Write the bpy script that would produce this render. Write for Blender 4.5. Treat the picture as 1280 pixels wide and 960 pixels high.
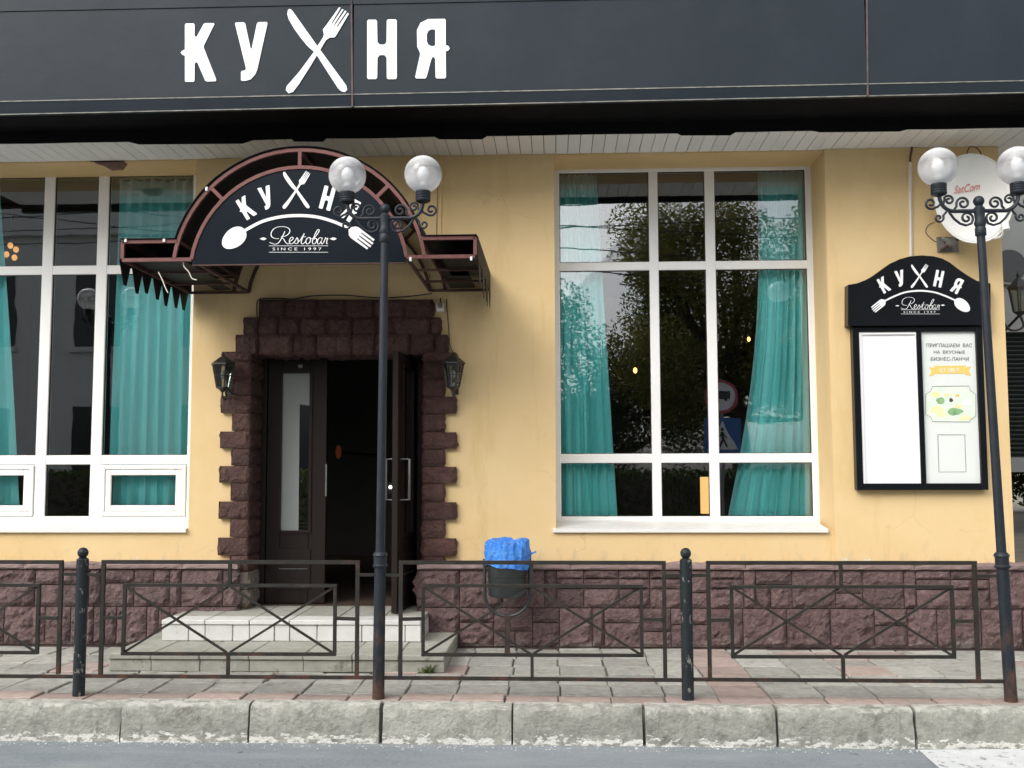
import bpy, bmesh, math, random
from mathutils import Vector, Matrix, noise
from mathutils.geometry import tessellate_polygon
R = math.radians
random.seed(7)
S = bpy.context.scene
C = S.collection
for o in list(bpy.data.objects): bpy.data.objects.remove(o)

# ------------------------------------------------------------------ camera
F = 1300.0                       # focal length in pixels of the 1280 px wide photograph
CAM = Vector((0, 0, 1.5))
YAW, PITCH, ROLL = R(2.4), math.atan(106 / F), -0.0025
ROT = Matrix.Rotation(YAW, 3, 'Z') @ Matrix.Rotation(math.pi / 2 + PITCH, 3, 'X') @ Matrix.Rotation(ROLL, 3, 'Z')
cd = bpy.data.cameras.new('camera'); co = bpy.data.objects.new('camera', cd); C.objects.link(co)
cd.sensor_width = 36; cd.lens = 36 * F / 1280; cd.clip_end = 2000; cd.clip_start = 0.05
co.matrix_world = Matrix.Translation(CAM) @ ROT.to_4x4()
S.camera = co
S.render.resolution_x = 1024; S.render.resolution_y = 768

# ------------------------------------------------------------------ sky, sun, exposure
W = bpy.data.worlds.new('World'); S.world = W; W.use_nodes = True
wn = W.node_tree; wn.nodes.clear()
SUN_EL, SUN_AZ = R(38), R(218)    # behind thin cloud, in front of the facade, a little to the left
sky = wn.nodes.new('ShaderNodeTexSky'); sky.sky_type = 'NISHITA'; sky.sun_disc = False
sky.sun_elevation = SUN_EL; sky.sun_rotation = SUN_AZ; sky.dust_density = 4; sky.air_density = 1.2; sky.ozone_density = 1
hs = wn.nodes.new('ShaderNodeHueSaturation'); hs.inputs['Saturation'].default_value = 0.22
bg = wn.nodes.new('ShaderNodeBackground'); bg.inputs['Strength'].default_value = 0.15
wo = wn.nodes.new('ShaderNodeOutputWorld')
wn.links.new(sky.outputs[0], hs.inputs['Color']); wn.links.new(hs.outputs[0], bg.inputs[0]); wn.links.new(bg.outputs[0], wo.inputs[0])
sd = bpy.data.lights.new('sun', 'SUN'); sd.energy = 0.75; sd.angle = R(90); sd.color = (1, 0.97, 0.93)
so = bpy.data.objects.new('sun', sd); C.objects.link(so)
sdir = Vector((math.sin(SUN_AZ) * math.cos(SUN_EL), math.cos(SUN_AZ) * math.cos(SUN_EL), math.sin(SUN_EL)))
so.rotation_euler = (-sdir).to_track_quat('-Z', 'Y').to_euler(); so.location = sdir * 60
S.view_settings.view_transform = 'Standard'; S.view_settings.look = 'None'
S.view_settings.exposure = 0.98; S.view_settings.gamma = 1

# ------------------------------------------------------------------ photo pixel -> place
def ray(px, py): return ROT @ Vector(((px - 640) / F, (480 - py) / F, -1))
def PY(px, py, Y):
    d = ray(px, py); t = (Y - CAM.y) / d.y; return CAM + d * t
def PZ(px, py, z):
    d = ray(px, py); t = (z - CAM.z) / d.z; return CAM + d * t
def XZ(px, py, Y):
    p = PY(px, py, Y); return p.x, p.z

# ------------------------------------------------------------------ materials
MATS = {}
def mat(name, c1, c2=None, scale=6, rough=0.7, bump=0.0, bscale=40, metal=0.0, rnd=0.0, spec=0.5, c3=None, s3=1.5, t3=0.55, w3=0.08, detail=8, stretch=None, trans=0.0, bdist=0.01):
    m = bpy.data.materials.new(name); m.use_nodes = True; nt = m.node_tree; N = nt.nodes; L = nt.links
    p = N['Principled BSDF']; p.inputs['Roughness'].default_value = rough; p.inputs['Metallic'].default_value = metal
    p.inputs['Specular IOR Level'].default_value = spec
    tc = N.new('ShaderNodeTexCoord'); vec = tc.outputs['Object']
    if stretch:
        mp = N.new('ShaderNodeMapping'); mp.inputs['Scale'].default_value = stretch; L.new(vec, mp.inputs[0]); vec = mp.outputs[0]
    oi = N.new('ShaderNodeObjectInfo')
    if rnd:
        ad = N.new('ShaderNodeVectorMath'); ad.operation = 'ADD'
        sc = N.new('ShaderNodeMath'); sc.operation = 'MULTIPLY'; sc.inputs[1].default_value = 37; L.new(oi.outputs['Random'], sc.inputs[0])
        L.new(vec, ad.inputs[0]); L.new(sc.outputs[0], ad.inputs[1]); vec = ad.outputs[0]
    col = None
    if c2:
        n = N.new('ShaderNodeTexNoise'); n.inputs['Scale'].default_value = scale; n.inputs['Detail'].default_value = detail; n.inputs['Roughness'].default_value = 0.65
        L.new(vec, n.inputs['Vector'])
        mx = N.new('ShaderNodeMix'); mx.data_type = 'RGBA'
        rp = N.new('ShaderNodeMapRange'); rp.inputs[1].default_value = 0.3; rp.inputs[2].default_value = 0.7
        L.new(n.outputs[0], rp.inputs[0]); L.new(rp.outputs[0], mx.inputs[0])
        mx.inputs[6].default_value = (*c1, 1); mx.inputs[7].default_value = (*c2, 1); col = mx.outputs[2]
        if c3:
            n3 = N.new('ShaderNodeTexNoise'); n3.inputs['Scale'].default_value = s3; n3.inputs['Detail'].default_value = 10; n3.inputs['Roughness'].default_value = 0.7
            L.new(vec, n3.inputs['Vector'])
            r3 = N.new('ShaderNodeMapRange'); r3.inputs[1].default_value = t3; r3.inputs[2].default_value = t3 + w3; L.new(n3.outputs[0], r3.inputs[0])
            m3 = N.new('ShaderNodeMix'); m3.data_type = 'RGBA'; L.new(r3.outputs[0], m3.inputs[0]); L.new(col, m3.inputs[6]); m3.inputs[7].default_value = (*c3, 1); col = m3.outputs[2]
    if rnd:
        mr = N.new('ShaderNodeMapRange'); mr.inputs[3].default_value = 1 - rnd; mr.inputs[4].default_value = 1 + rnd; L.new(oi.outputs['Random'], mr.inputs[0])
        h = N.new('ShaderNodeHueSaturation'); L.new(mr.outputs[0], h.inputs['Value'])
        if col: L.new(col, h.inputs['Color'])
        else: h.inputs['Color'].default_value = (*c1, 1)
        col = h.outputs[0]
    if col: L.new(col, p.inputs['Base Color'])
    else: p.inputs['Base Color'].default_value = (*c1, 1)
    if bump:
        b = N.new('ShaderNodeBump'); b.inputs['Strength'].default_value = bump; b.inputs['Distance'].default_value = bdist
        nb = N.new('ShaderNodeTexNoise'); nb.inputs['Scale'].default_value = bscale; nb.inputs['Detail'].default_value = 6; nb.inputs['Roughness'].default_value = 0.65
        L.new(vec, nb.inputs['Vector']); L.new(nb.outputs[0], b.inputs['Height']); L.new(b.outputs[0], p.inputs['Normal'])
    MATS[name] = m; return m

def addlayer(m, color, fn):
    """lay a colour over a material's base colour; fn(N, L, objvec) returns the mask socket"""
    nt = m.node_tree; N = nt.nodes; L = nt.links; p = N['Principled BSDF']
    tc = N.new('ShaderNodeTexCoord'); k = fn(N, L, tc.outputs['Object'])
    mx = N.new('ShaderNodeMix'); mx.data_type = 'RGBA'; L.new(k, mx.inputs[0])
    if p.inputs['Base Color'].is_linked: L.new(p.inputs['Base Color'].links[0].from_socket, mx.inputs[6])
    else: mx.inputs[6].default_value = p.inputs['Base Color'].default_value
    mx.inputs[7].default_value = (*color, 1); L.new(mx.outputs[2], p.inputs['Base Color'])
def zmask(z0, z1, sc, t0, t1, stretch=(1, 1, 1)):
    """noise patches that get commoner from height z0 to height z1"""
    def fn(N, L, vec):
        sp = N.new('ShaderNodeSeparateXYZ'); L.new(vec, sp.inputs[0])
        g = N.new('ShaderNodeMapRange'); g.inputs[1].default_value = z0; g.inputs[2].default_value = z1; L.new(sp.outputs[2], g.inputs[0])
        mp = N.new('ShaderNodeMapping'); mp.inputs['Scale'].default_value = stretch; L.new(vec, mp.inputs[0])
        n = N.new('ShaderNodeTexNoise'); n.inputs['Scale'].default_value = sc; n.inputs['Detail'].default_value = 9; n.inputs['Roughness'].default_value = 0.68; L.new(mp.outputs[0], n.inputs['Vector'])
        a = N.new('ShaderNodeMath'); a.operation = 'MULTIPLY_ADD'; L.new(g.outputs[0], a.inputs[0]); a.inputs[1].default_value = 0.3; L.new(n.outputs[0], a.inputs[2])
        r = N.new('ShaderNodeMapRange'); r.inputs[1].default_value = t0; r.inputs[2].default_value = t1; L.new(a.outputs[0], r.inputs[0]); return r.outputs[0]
    return fn

def emis(name, c, s):
    m = bpy.data.materials.new(name); m.use_nodes = True; p = m.node_tree.nodes['Principled BSDF']
    p.inputs['Base Color'].default_value = (*c, 1); p.inputs['Emission Color'].default_value = (*c, 1); p.inputs['Emission Strength'].default_value = s
    MATS[name] = m; return m
def glassmat(name, tint, refl, rough=0.0, wavy=0.0):
    m = bpy.data.materials.new(name); m.use_nodes = True; nt = m.node_tree; N = nt.nodes; L = nt.links; N.clear()
    o = N.new('ShaderNodeOutputMaterial'); t = N.new('ShaderNodeBsdfTransparent'); t.inputs[0].default_value = (*tint, 1)
    g = N.new('ShaderNodeBsdfGlossy'); g.inputs['Roughness'].default_value = rough; g.inputs[0].default_value = (0.95, 0.97, 1, 1)
    fr = N.new('ShaderNodeFresnel'); fr.inputs[0].default_value = 1.5
    a = N.new('ShaderNodeMath'); a.operation = 'ADD'; a.inputs[1].default_value = refl; a.use_clamp = True; L.new(fr.outputs[0], a.inputs[0])
    mx = N.new('ShaderNodeMixShader'); L.new(a.outputs[0], mx.inputs[0]); L.new(t.outputs[0], mx.inputs[1]); L.new(g.outputs[0], mx.inputs[2]); L.new(mx.outputs[0], o.inputs[0])
    if wavy:
        tc = N.new('ShaderNodeTexCoord'); n = N.new('ShaderNodeTexNoise'); n.inputs['Scale'].default_value = 1.6; n.inputs['Detail'].default_value = 2; L.new(tc.outputs['Object'], n.inputs['Vector'])
        b = N.new('ShaderNodeBump'); b.inputs['Strength'].default_value = wavy; b.inputs['Distance'].default_value = 0.01; L.new(n.outputs[0], b.inputs['Height']); L.new(b.outputs[0], g.inputs['Normal']); L.new(b.outputs[0], fr.inputs['Normal'])
    MATS[name] = m; return m

M = MATS
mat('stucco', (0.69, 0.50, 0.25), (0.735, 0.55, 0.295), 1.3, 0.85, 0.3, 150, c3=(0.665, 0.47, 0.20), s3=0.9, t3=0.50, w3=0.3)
addlayer(M['stucco'], (0.70, 0.64, 0.52), zmask(1.0, 0.68, 5, 0.84, 0.93, (1, 1, 1.6)))
addlayer(M['stucco'], (0.50, 0.40, 0.24), zmask(1.1, 0.66, 9, 0.74, 1.0, (1, 1, 0.6)))
addlayer(M['stucco'], (0.60, 0.43, 0.19), zmask(0.5, 0.4, 2.2, 0.56, 0.80, (2.5, 2.5, 0.35)))
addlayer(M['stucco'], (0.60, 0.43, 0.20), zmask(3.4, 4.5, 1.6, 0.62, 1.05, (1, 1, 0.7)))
def cracks(N, L, vec):
    n = N.new('ShaderNodeTexNoise'); n.inputs['Scale'].default_value = 2.5; n.inputs['Detail'].default_value = 6; L.new(vec, n.inputs['Vector'])
    ad = N.new('ShaderNodeVectorMath'); ad.operation = 'MULTIPLY_ADD'; L.new(n.outputs['Color'], ad.inputs[0]); ad.inputs[1].default_value = (.5, .5, .5); L.new(vec, ad.inputs[2])
    v = N.new('ShaderNodeTexVoronoi'); v.feature = 'DISTANCE_TO_EDGE'; v.inputs['Scale'].default_value = 1.1; L.new(ad.outputs[0], v.inputs['Vector'])
    r = N.new('ShaderNodeMapRange'); r.inputs[1].default_value = 0.006; r.inputs[2].default_value = 0.0; L.new(v.outputs['Distance'], r.inputs[0])
    m = N.new('ShaderNodeTexNoise'); m.inputs['Scale'].default_value = 0.7; L.new(vec, m.inputs['Vector'])
    q = N.new('ShaderNodeMapRange'); q.inputs[1].default_value = 0.54; q.inputs[2].default_value = 0.62; q.inputs[4].default_value = 0.32; L.new(m.outputs[0], q.inputs[0])
    x = N.new('ShaderNodeMath'); x.operation = 'MULTIPLY'; L.new(r.outputs[0], x.inputs[0]); L.new(q.outputs[0], x.inputs[1]); return x.outputs[0]
addlayer(M['stucco'], (0.36, 0.25, 0.12), cracks)
mat('stone_plinth', (0.10, 0.058, 0.058), (0.21, 0.138, 0.133), 13, 0.45, 1.0, 34, rnd=0.22, c3=(0.26, 0.195, 0.18), s3=22, t3=0.58, w3=0.1, bdist=0.05)
addlayer(M['stone_plinth'], (0.30, 0.26, 0.23), zmask(0.25, -0.05, 11, 0.72, 0.86))
mat('stone_cap', (0.19, 0.125, 0.12), (0.27, 0.20, 0.185), 9, 0.7, 0.9, 30, rnd=0.10)
mat('stone_door', (0.060, 0.026, 0.022), (0.125, 0.062, 0.052), 16, 0.42, 1.0, 42, rnd=0.20, bdist=0.045, c3=(0.17, 0.10, 0.085), s3=26, t3=0.62, w3=0.08)
mat('stone_bare', (0.26, 0.22, 0.18), (0.12, 0.09, 0.08), 12, 0.85, 0.9, 30)
mat('mortar', (0.06, 0.04, 0.038), (0.09, 0.06, 0.055), 12, 0.9)
mat('white_pvc', (0.86, 0.86, 0.85), (0.83, 0.83, 0.81), 2, 0.35, c3=(0.70, 0.68, 0.63), s3=9, t3=0.70, w3=0.1)
mat('gasket', (0.03, 0.03, 0.03), None, rough=0.6)
mat('sill_metal', (0.80, 0.79, 0.76), (0.72, 0.70, 0.66), 6, 0.4, c3=(0.5, 0.45, 0.38), s3=8, t3=0.68)
mat('fascia', (0.019, 0.026, 0.033), (0.024, 0.031, 0.039), 1.2, 0.4, 0.18, 1.8, c3=(0.031, 0.039, 0.048), s3=0.8, t3=0.54, w3=0.3, bdist=0.03, spec=0.12, detail=4)
mat('fascia_edge', (0.30, 0.29, 0.24), (0.05, 0.06, 0.07), 9, 0.6, stretch=(1, 1, 6))
mat('seam', (0.15, 0.085, 0.075), (0.04, 0.045, 0.05), 9, 0.8)
mat('black_film', (0.005, 0.005, 0.006), (0.009, 0.009, 0.010), 3, 0.75, 0.5, 9, spec=0.1)
mat('white_vinyl', (0.83, 0.84, 0.84), (0.78, 0.79, 0.80), 3, 0.4)
mat('soffit_pvc', (0.90, 0.91, 0.89), (0.87, 0.88, 0.86), 3, 0.4, rnd=0.04, c3=(0.70, 0.69, 0.64), s3=4, t3=0.66)
mat('sign_navy', (0.006, 0.010, 0.015), (0.009, 0.013, 0.019), 3, 0.3, spec=0.10)
mat('rust_paint', (0.115, 0.034, 0.028), (0.165, 0.062, 0.054), 10, 0.65, 0.3, 60, c3=(0.12, 0.05, 0.04), s3=16, t3=0.60)
mat('dark_rust', (0.055, 0.025, 0.02), (0.09, 0.04, 0.032), 12, 0.75, 0.3, 60)
mat('awning', (0.006, 0.006, 0.007), (0.012, 0.011, 0.011), 5, 0.6, 0.4, 12, spec=0.2)
mat('lamp_iron', (0.011, 0.015, 0.021), (0.019, 0.025, 0.032), 14, 0.45, 0.25, 60, spec=0.3, c3=(0.055, 0.06, 0.06), s3=22, t3=0.66)
addlayer(M['lamp_iron'], (0.10, 0.05, 0.03), zmask(0.9, 0.0, 9, 0.66, 0.85, (1, 1, 0.5)))
mat('fence_iron', (0.020, 0.019, 0.017), (0.036, 0.033, 0.028), 14, 0.5, 0.25, 70, spec=0.2, c3=(0.065, 0.038, 0.028), s3=12, t3=0.58)
addlayer(M['fence_iron'], (0.10, 0.045, 0.03), zmask(0.45, 0.0, 6, 0.70, 0.86))
mat('post_iron', (0.010, 0.015, 0.019), (0.018, 0.023, 0.026), 14, 0.45, 0.25, 70, spec=0.3, c3=(0.20, 0.20, 0.17), s3=26, t3=0.585, w3=0.04, stretch=(1, 1, 0.6))
mat('kerb_concrete', (0.235, 0.24, 0.205), (0.43, 0.43, 0.38), 16, 0.92, 1.0, 42, rnd=0.07, c3=(0.15, 0.15, 0.125), s3=5.5, t3=0.55, w3=0.16, bdist=0.018, detail=12)
addlayer(M['kerb_concrete'], (0.72, 0.71, 0.66), zmask(-0.11, -0.21, 15, 0.77, 0.82, (1, 1, 2)))
addlayer(M['kerb_concrete'], (0.50, 0.49, 0.44), zmask(-0.06, 0.0, 11, 0.74, 0.84))
mat('paver', (0.29, 0.285, 0.255), (0.44, 0.43, 0.39), 14, 0.92, 0.9, 70, rnd=0.17, c3=(0.20, 0.185, 0.155), s3=6, t3=0.55, w3=0.14, detail=12)
mat('paver_red', (0.32, 0.24, 0.21), (0.42, 0.335, 0.30), 14, 0.92, 0.9, 70, rnd=0.13, c3=(0.27, 0.235, 0.205), s3=6, t3=0.52, w3=0.16, detail=12)
mat('joint_dirt', (0.10, 0.095, 0.08), (0.17, 0.16, 0.13), 9, 0.95, 0.6, 60)
mat('asphalt', (0.17, 0.195, 0.215), (0.27, 0.30, 0.32), 60, 0.9, 1.0, 130, c3=(0.09, 0.105, 0.12), s3=90, t3=0.60, w3=0.05, detail=14)
addlayer(M['asphalt'], (0.30, 0.325, 0.34), zmask(5, 4, 1.1, 0.74, 1.02, (1, 3, 1)))
addlayer(M['asphalt'], (0.10, 0.11, 0.12), zmask(5, 4, 7, 0.965, 0.99))
mat('road_paint', (0.66, 0.67, 0.66), (0.55, 0.56, 0.56), 9, 0.75, 0.5, 120, c3=(0.24, 0.26, 0.27), s3=14, t3=0.57, w3=0.05)
mat('step_concrete', (0.26, 0.26, 0.22), (0.40, 0.395, 0.345), 6, 0.9, 0.6, 50, rnd=0.08, c3=(0.16, 0.165, 0.13), s3=6, t3=0.56, w3=0.12)
mat('step_white', (0.62, 0.62, 0.60), (0.54, 0.54, 0.51), 6, 0.8, 0.5, 60, rnd=0.04, c3=(0.40, 0.39, 0.34), s3=6, t3=0.63, w3=0.06)
mat('door_wood', (0.010, 0.0065, 0.0055), (0.018, 0.011, 0.009), 8, 0.45, 0.15, 60, spec=0.22, stretch=(8, 8, 0.6))
mat('painted_reflection', (0.23, 0.245, 0.235), (0.26, 0.275, 0.265), 3, 0.3)  # pale street reflection of the door glass, put into a colour
mat('steel', (0.20, 0.20, 0.20), (0.13, 0.13, 0.13), 20, 0.5, metal=0.7)
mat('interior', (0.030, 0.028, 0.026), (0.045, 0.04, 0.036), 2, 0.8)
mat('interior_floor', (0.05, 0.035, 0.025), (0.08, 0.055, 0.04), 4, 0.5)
mat('lantern_iron', (0.016, 0.016, 0.015), (0.035, 0.034, 0.030), 20, 0.45)
mat('cable', (0.012, 0.011, 0.010), None, rough=0.6)
mat('cable_brown', (0.10, 0.045, 0.03), None, rough=0.6)
mat('conduit', (0.66, 0.62, 0.54), None, rough=0.5)
mat('dish_paint', (0.74, 0.735, 0.70), (0.68, 0.67, 0.63), 4, 0.4)
mat('red_print', (0.58, 0.13, 0.12), None, rough=0.5)
mat('grey_metal', (0.30, 0.30, 0.29), (0.20, 0.19, 0.18), 16, 0.5, metal=0.4)
mat('board_black', (0.006, 0.0075, 0.010), (0.009, 0.0105, 0.013), 4, 0.22, spec=0.15)
mat('paper_white', (0.88, 0.87, 0.89), (0.86, 0.85, 0.87), 1.5, 0.5)
mat('poster', (0.72, 0.75, 0.72), (0.69, 0.72, 0.69), 2, 0.5)
mat('ink', (0.05, 0.055, 0.06), None, rough=0.6)
mat('yellow_print', (0.78, 0.55, 0.14), None, rough=0.6)
mat('pale_yellow_print', (0.78, 0.72, 0.30), (0.80, 0.76, 0.50), 9, 0.6)
mat('green_print', (0.08, 0.28, 0.12), (0.35, 0.52, 0.25), 30, 0.6)
mat('pale_green_print', (0.62, 0.74, 0.62), (0.76, 0.80, 0.70), 14, 0.6)
mat('bin_metal', (0.018, 0.024, 0.026), (0.035, 0.042, 0.042), 14, 0.4, c3=(0.10, 0.10, 0.09), s3=18, t3=0.64)
mat('leaf', (0.13, 0.155, 0.03), (0.30, 0.27, 0.08), 2, 0.5)
mat('leaf_dark', (0.04, 0.075, 0.018), (0.09, 0.12, 0.03), 3, 0.5)
mat('weed', (0.10, 0.17, 0.03), (0.22, 0.24, 0.06), 9, 0.7)
mat('bark', (0.07, 0.055, 0.042), (0.12, 0.10, 0.08), 12, 0.9, 0.8, 30)
mat('grey_wall', (0.22, 0.235, 0.235), (0.27, 0.28, 0.275), 2, 0.85, 0.2, 60)
mat('dark_shutter', (0.020, 0.032, 0.030), (0.03, 0.042, 0.04), 4, 0.5)
mat('old_facade', (0.46, 0.47, 0.46), (0.54, 0.55, 0.54), 2, 0.9)
mat('dark_window', (0.015, 0.018, 0.02), None, rough=0.1)
mat('earth', (0.16, 0.15, 0.12), (0.24, 0.22, 0.18), 4, 0.95, 0.8, 40)
mat('sign_white', (0.78, 0.78, 0.78), None, rough=0.4)
mat('sign_blue', (0.06, 0.16, 0.42), None, rough=0.4)
mat('sign_red', (0.50, 0.12, 0.13), None, rough=0.4)
mat('car_white', (0.75, 0.76, 0.78), None, rough=0.25)
mat('brown_ceiling_stain', (0.16, 0.085, 0.065), (0.24, 0.14, 0.11), 18, 0.8)
emis('bulb_glow', (1.0, 0.42, 0.10), 3.5)
emis('amber_glow', (1.0, 0.50, 0.16), 0.5)
emis('shade_glow', (1.0, 0.58, 0.20), 0.6)
emis('orange_glow', (0.35, 0.07, 0.03), 0.06)
emis('green_glow', (0.1, 1.0, 0.2), 0.7)
emis('white_glow', (1.0, 0.97, 0.9), 3)
glassmat('window_glass', (0.975, 0.985, 0.985), 0.065, 0.0, 0.10)
glassmat('door_glass', (0.55, 0.56, 0.55), 0.42, 0.0, 0.1)
glassmat('lantern_glass', (0.60, 0.62, 0.58), 0.05, 0.1)

def fabric(name, c, tr=0.35):
    m = bpy.data.materials.new(name); m.use_nodes = True; nt = m.node_tree; N = nt.nodes; L = nt.links; p = N['Principled BSDF']
    p.inputs['Base Color'].default_value = (*c, 1); p.inputs['Roughness'].default_value = 0.75
    t = N.new('ShaderNodeBsdfTranslucent'); t.inputs[0].default_value = (*c, 1)
    mx = N.new('ShaderNodeMixShader'); mx.inputs[0].default_value = tr; L.new(p.outputs[0], mx.inputs[1]); L.new(t.outputs[0], mx.inputs[2]); L.new(mx.outputs[0], N['Material Output'].inputs[0])
    tc = N.new('ShaderNodeTexCoord'); n = N.new('ShaderNodeTexNoise'); n.inputs['Scale'].default_value = 5; n.inputs['Detail'].default_value = 4
    mp = N.new('ShaderNodeMapping'); mp.inputs['Scale'].default_value = (3, 3, 0.6); L.new(tc.outputs['Object'], mp.inputs[0]); L.new(mp.outputs[0], n.inputs['Vector'])
    b = N.new('ShaderNodeBump'); b.inputs['Strength'].default_value = 0.5; b.inputs['Distance'].default_value = 0.03; L.new(n.outputs[0], b.inputs['Height']); L.new(b.outputs[0], p.inputs['Normal'])
    MATS[name] = m
fabric('curtain', (0.34, 0.95, 0.93), 0.08)
fabric('curtain_header', (0.60, 0.85, 0.80), 0.15)
for k in ('leaf', 'leaf_dark', 'weed'):
    nt = M[k].node_tree; p = nt.nodes['Principled BSDF']; t = nt.nodes.new('ShaderNodeBsdfTranslucent'); mx = nt.nodes.new('ShaderNodeMixShader'); mx.inputs[0].default_value = 0.5
    nt.links.new(p.inputs['Base Color'].links[0].from_socket, t.inputs[0]); nt.links.new(p.outputs[0], mx.inputs[1]); nt.links.new(t.outputs[0], mx.inputs[2]); nt.links.new(mx.outputs[0], nt.nodes['Material Output'].inputs[0])
def bagmat():
    m = mat('blue_bag', (0.02, 0.17, 0.70), (0.10, 0.38, 0.92), 22, 0.25, 1.0, 34, bdist=0.03, c3=(0.35, 0.62, 0.98), s3=30, t3=0.62, w3=0.05)
    m.node_tree.nodes['Principled BSDF'].inputs['Transmission Weight'].default_value = 0.0
bagmat()
def globemat():
    m = bpy.data.materials.new('globe'); m.use_nodes = True; nt = m.node_tree; N = nt.nodes; L = nt.links; N.clear()
    o = N.new('ShaderNodeOutputMaterial')
    t = N.new('ShaderNodeBsdfTransparent'); t.inputs[0].default_value = (0.93, 0.94, 0.95, 1)
    d = N.new('ShaderNodeBsdfTranslucent'); d.inputs[0].default_value = (0.97, 0.97, 0.98, 1)
    df = N.new('ShaderNodeBsdfDiffuse'); df.inputs[0].default_value = (0.95, 0.95, 0.96, 1)
    g = N.new('ShaderNodeBsdfGlossy'); g.inputs['Roughness'].default_value = 0.16
    tc = N.new('ShaderNodeTexCoord'); sp = N.new('ShaderNodeSeparateXYZ'); L.new(tc.outputs['Generated'], sp.inputs[0])
    n = N.new('ShaderNodeTexNoise'); n.inputs['Scale'].default_value = 4; n.inputs['Detail'].default_value = 3; L.new(tc.outputs['Object'], n.inputs['Vector'])
    zz = N.new('ShaderNodeMath'); zz.operation = 'MULTIPLY_ADD'; L.new(n.outputs[0], zz.inputs[0]); zz.inputs[1].default_value = 0.16; L.new(sp.outputs[2], zz.inputs[2])
    cr = N.new('ShaderNodeValToRGB'); L.new(zz.outputs[0], cr.inputs[0])          # frosted below, clearer band round the middle
    e = cr.color_ramp.elements; e[0].position = 0.0; e[0].color = (.8, .8, .8, 1); e[1].position = 1.0; e[1].color = (.72, .72, .72, 1)
    for q, v in ((0.40, .58), (0.56, .30), (0.66, .14), (0.76, .26), (0.88, .45)): x_ = e.new(q); x_.color = (v, v, v, 1)
    a = cr
    lw = N.new('ShaderNodeLayerWeight'); lw.inputs[0].default_value = 0.35
    a2 = N.new('ShaderNodeMath'); a2.operation = 'MULTIPLY_ADD'; L.new(lw.outputs['Facing'], a2.inputs[0]); a2.inputs[1].default_value = 0.6; L.new(a.outputs[0], a2.inputs[2]); a2.use_clamp = True
    dd = N.new('ShaderNodeMixShader'); dd.inputs[0].default_value = 0.6; L.new(d.outputs[0], dd.inputs[1]); L.new(df.outputs[0], dd.inputs[2])
    m1 = N.new('ShaderNodeMixShader'); L.new(a2.outputs[0], m1.inputs[0]); L.new(t.outputs[0], m1.inputs[1]); L.new(dd.outputs[0], m1.inputs[2])
    fr = N.new('ShaderNodeFresnel'); fr.inputs[0].default_value = 1.5
    m2 = N.new('ShaderNodeMixShader'); L.new(fr.outputs[0], m2.inputs[0]); L.new(m1.outputs[0], m2.inputs[1]); L.new(g.outputs[0], m2.inputs[2]); L.new(m2.outputs[0], o.inputs[0])
    MATS['globe'] = m
globemat()

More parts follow.
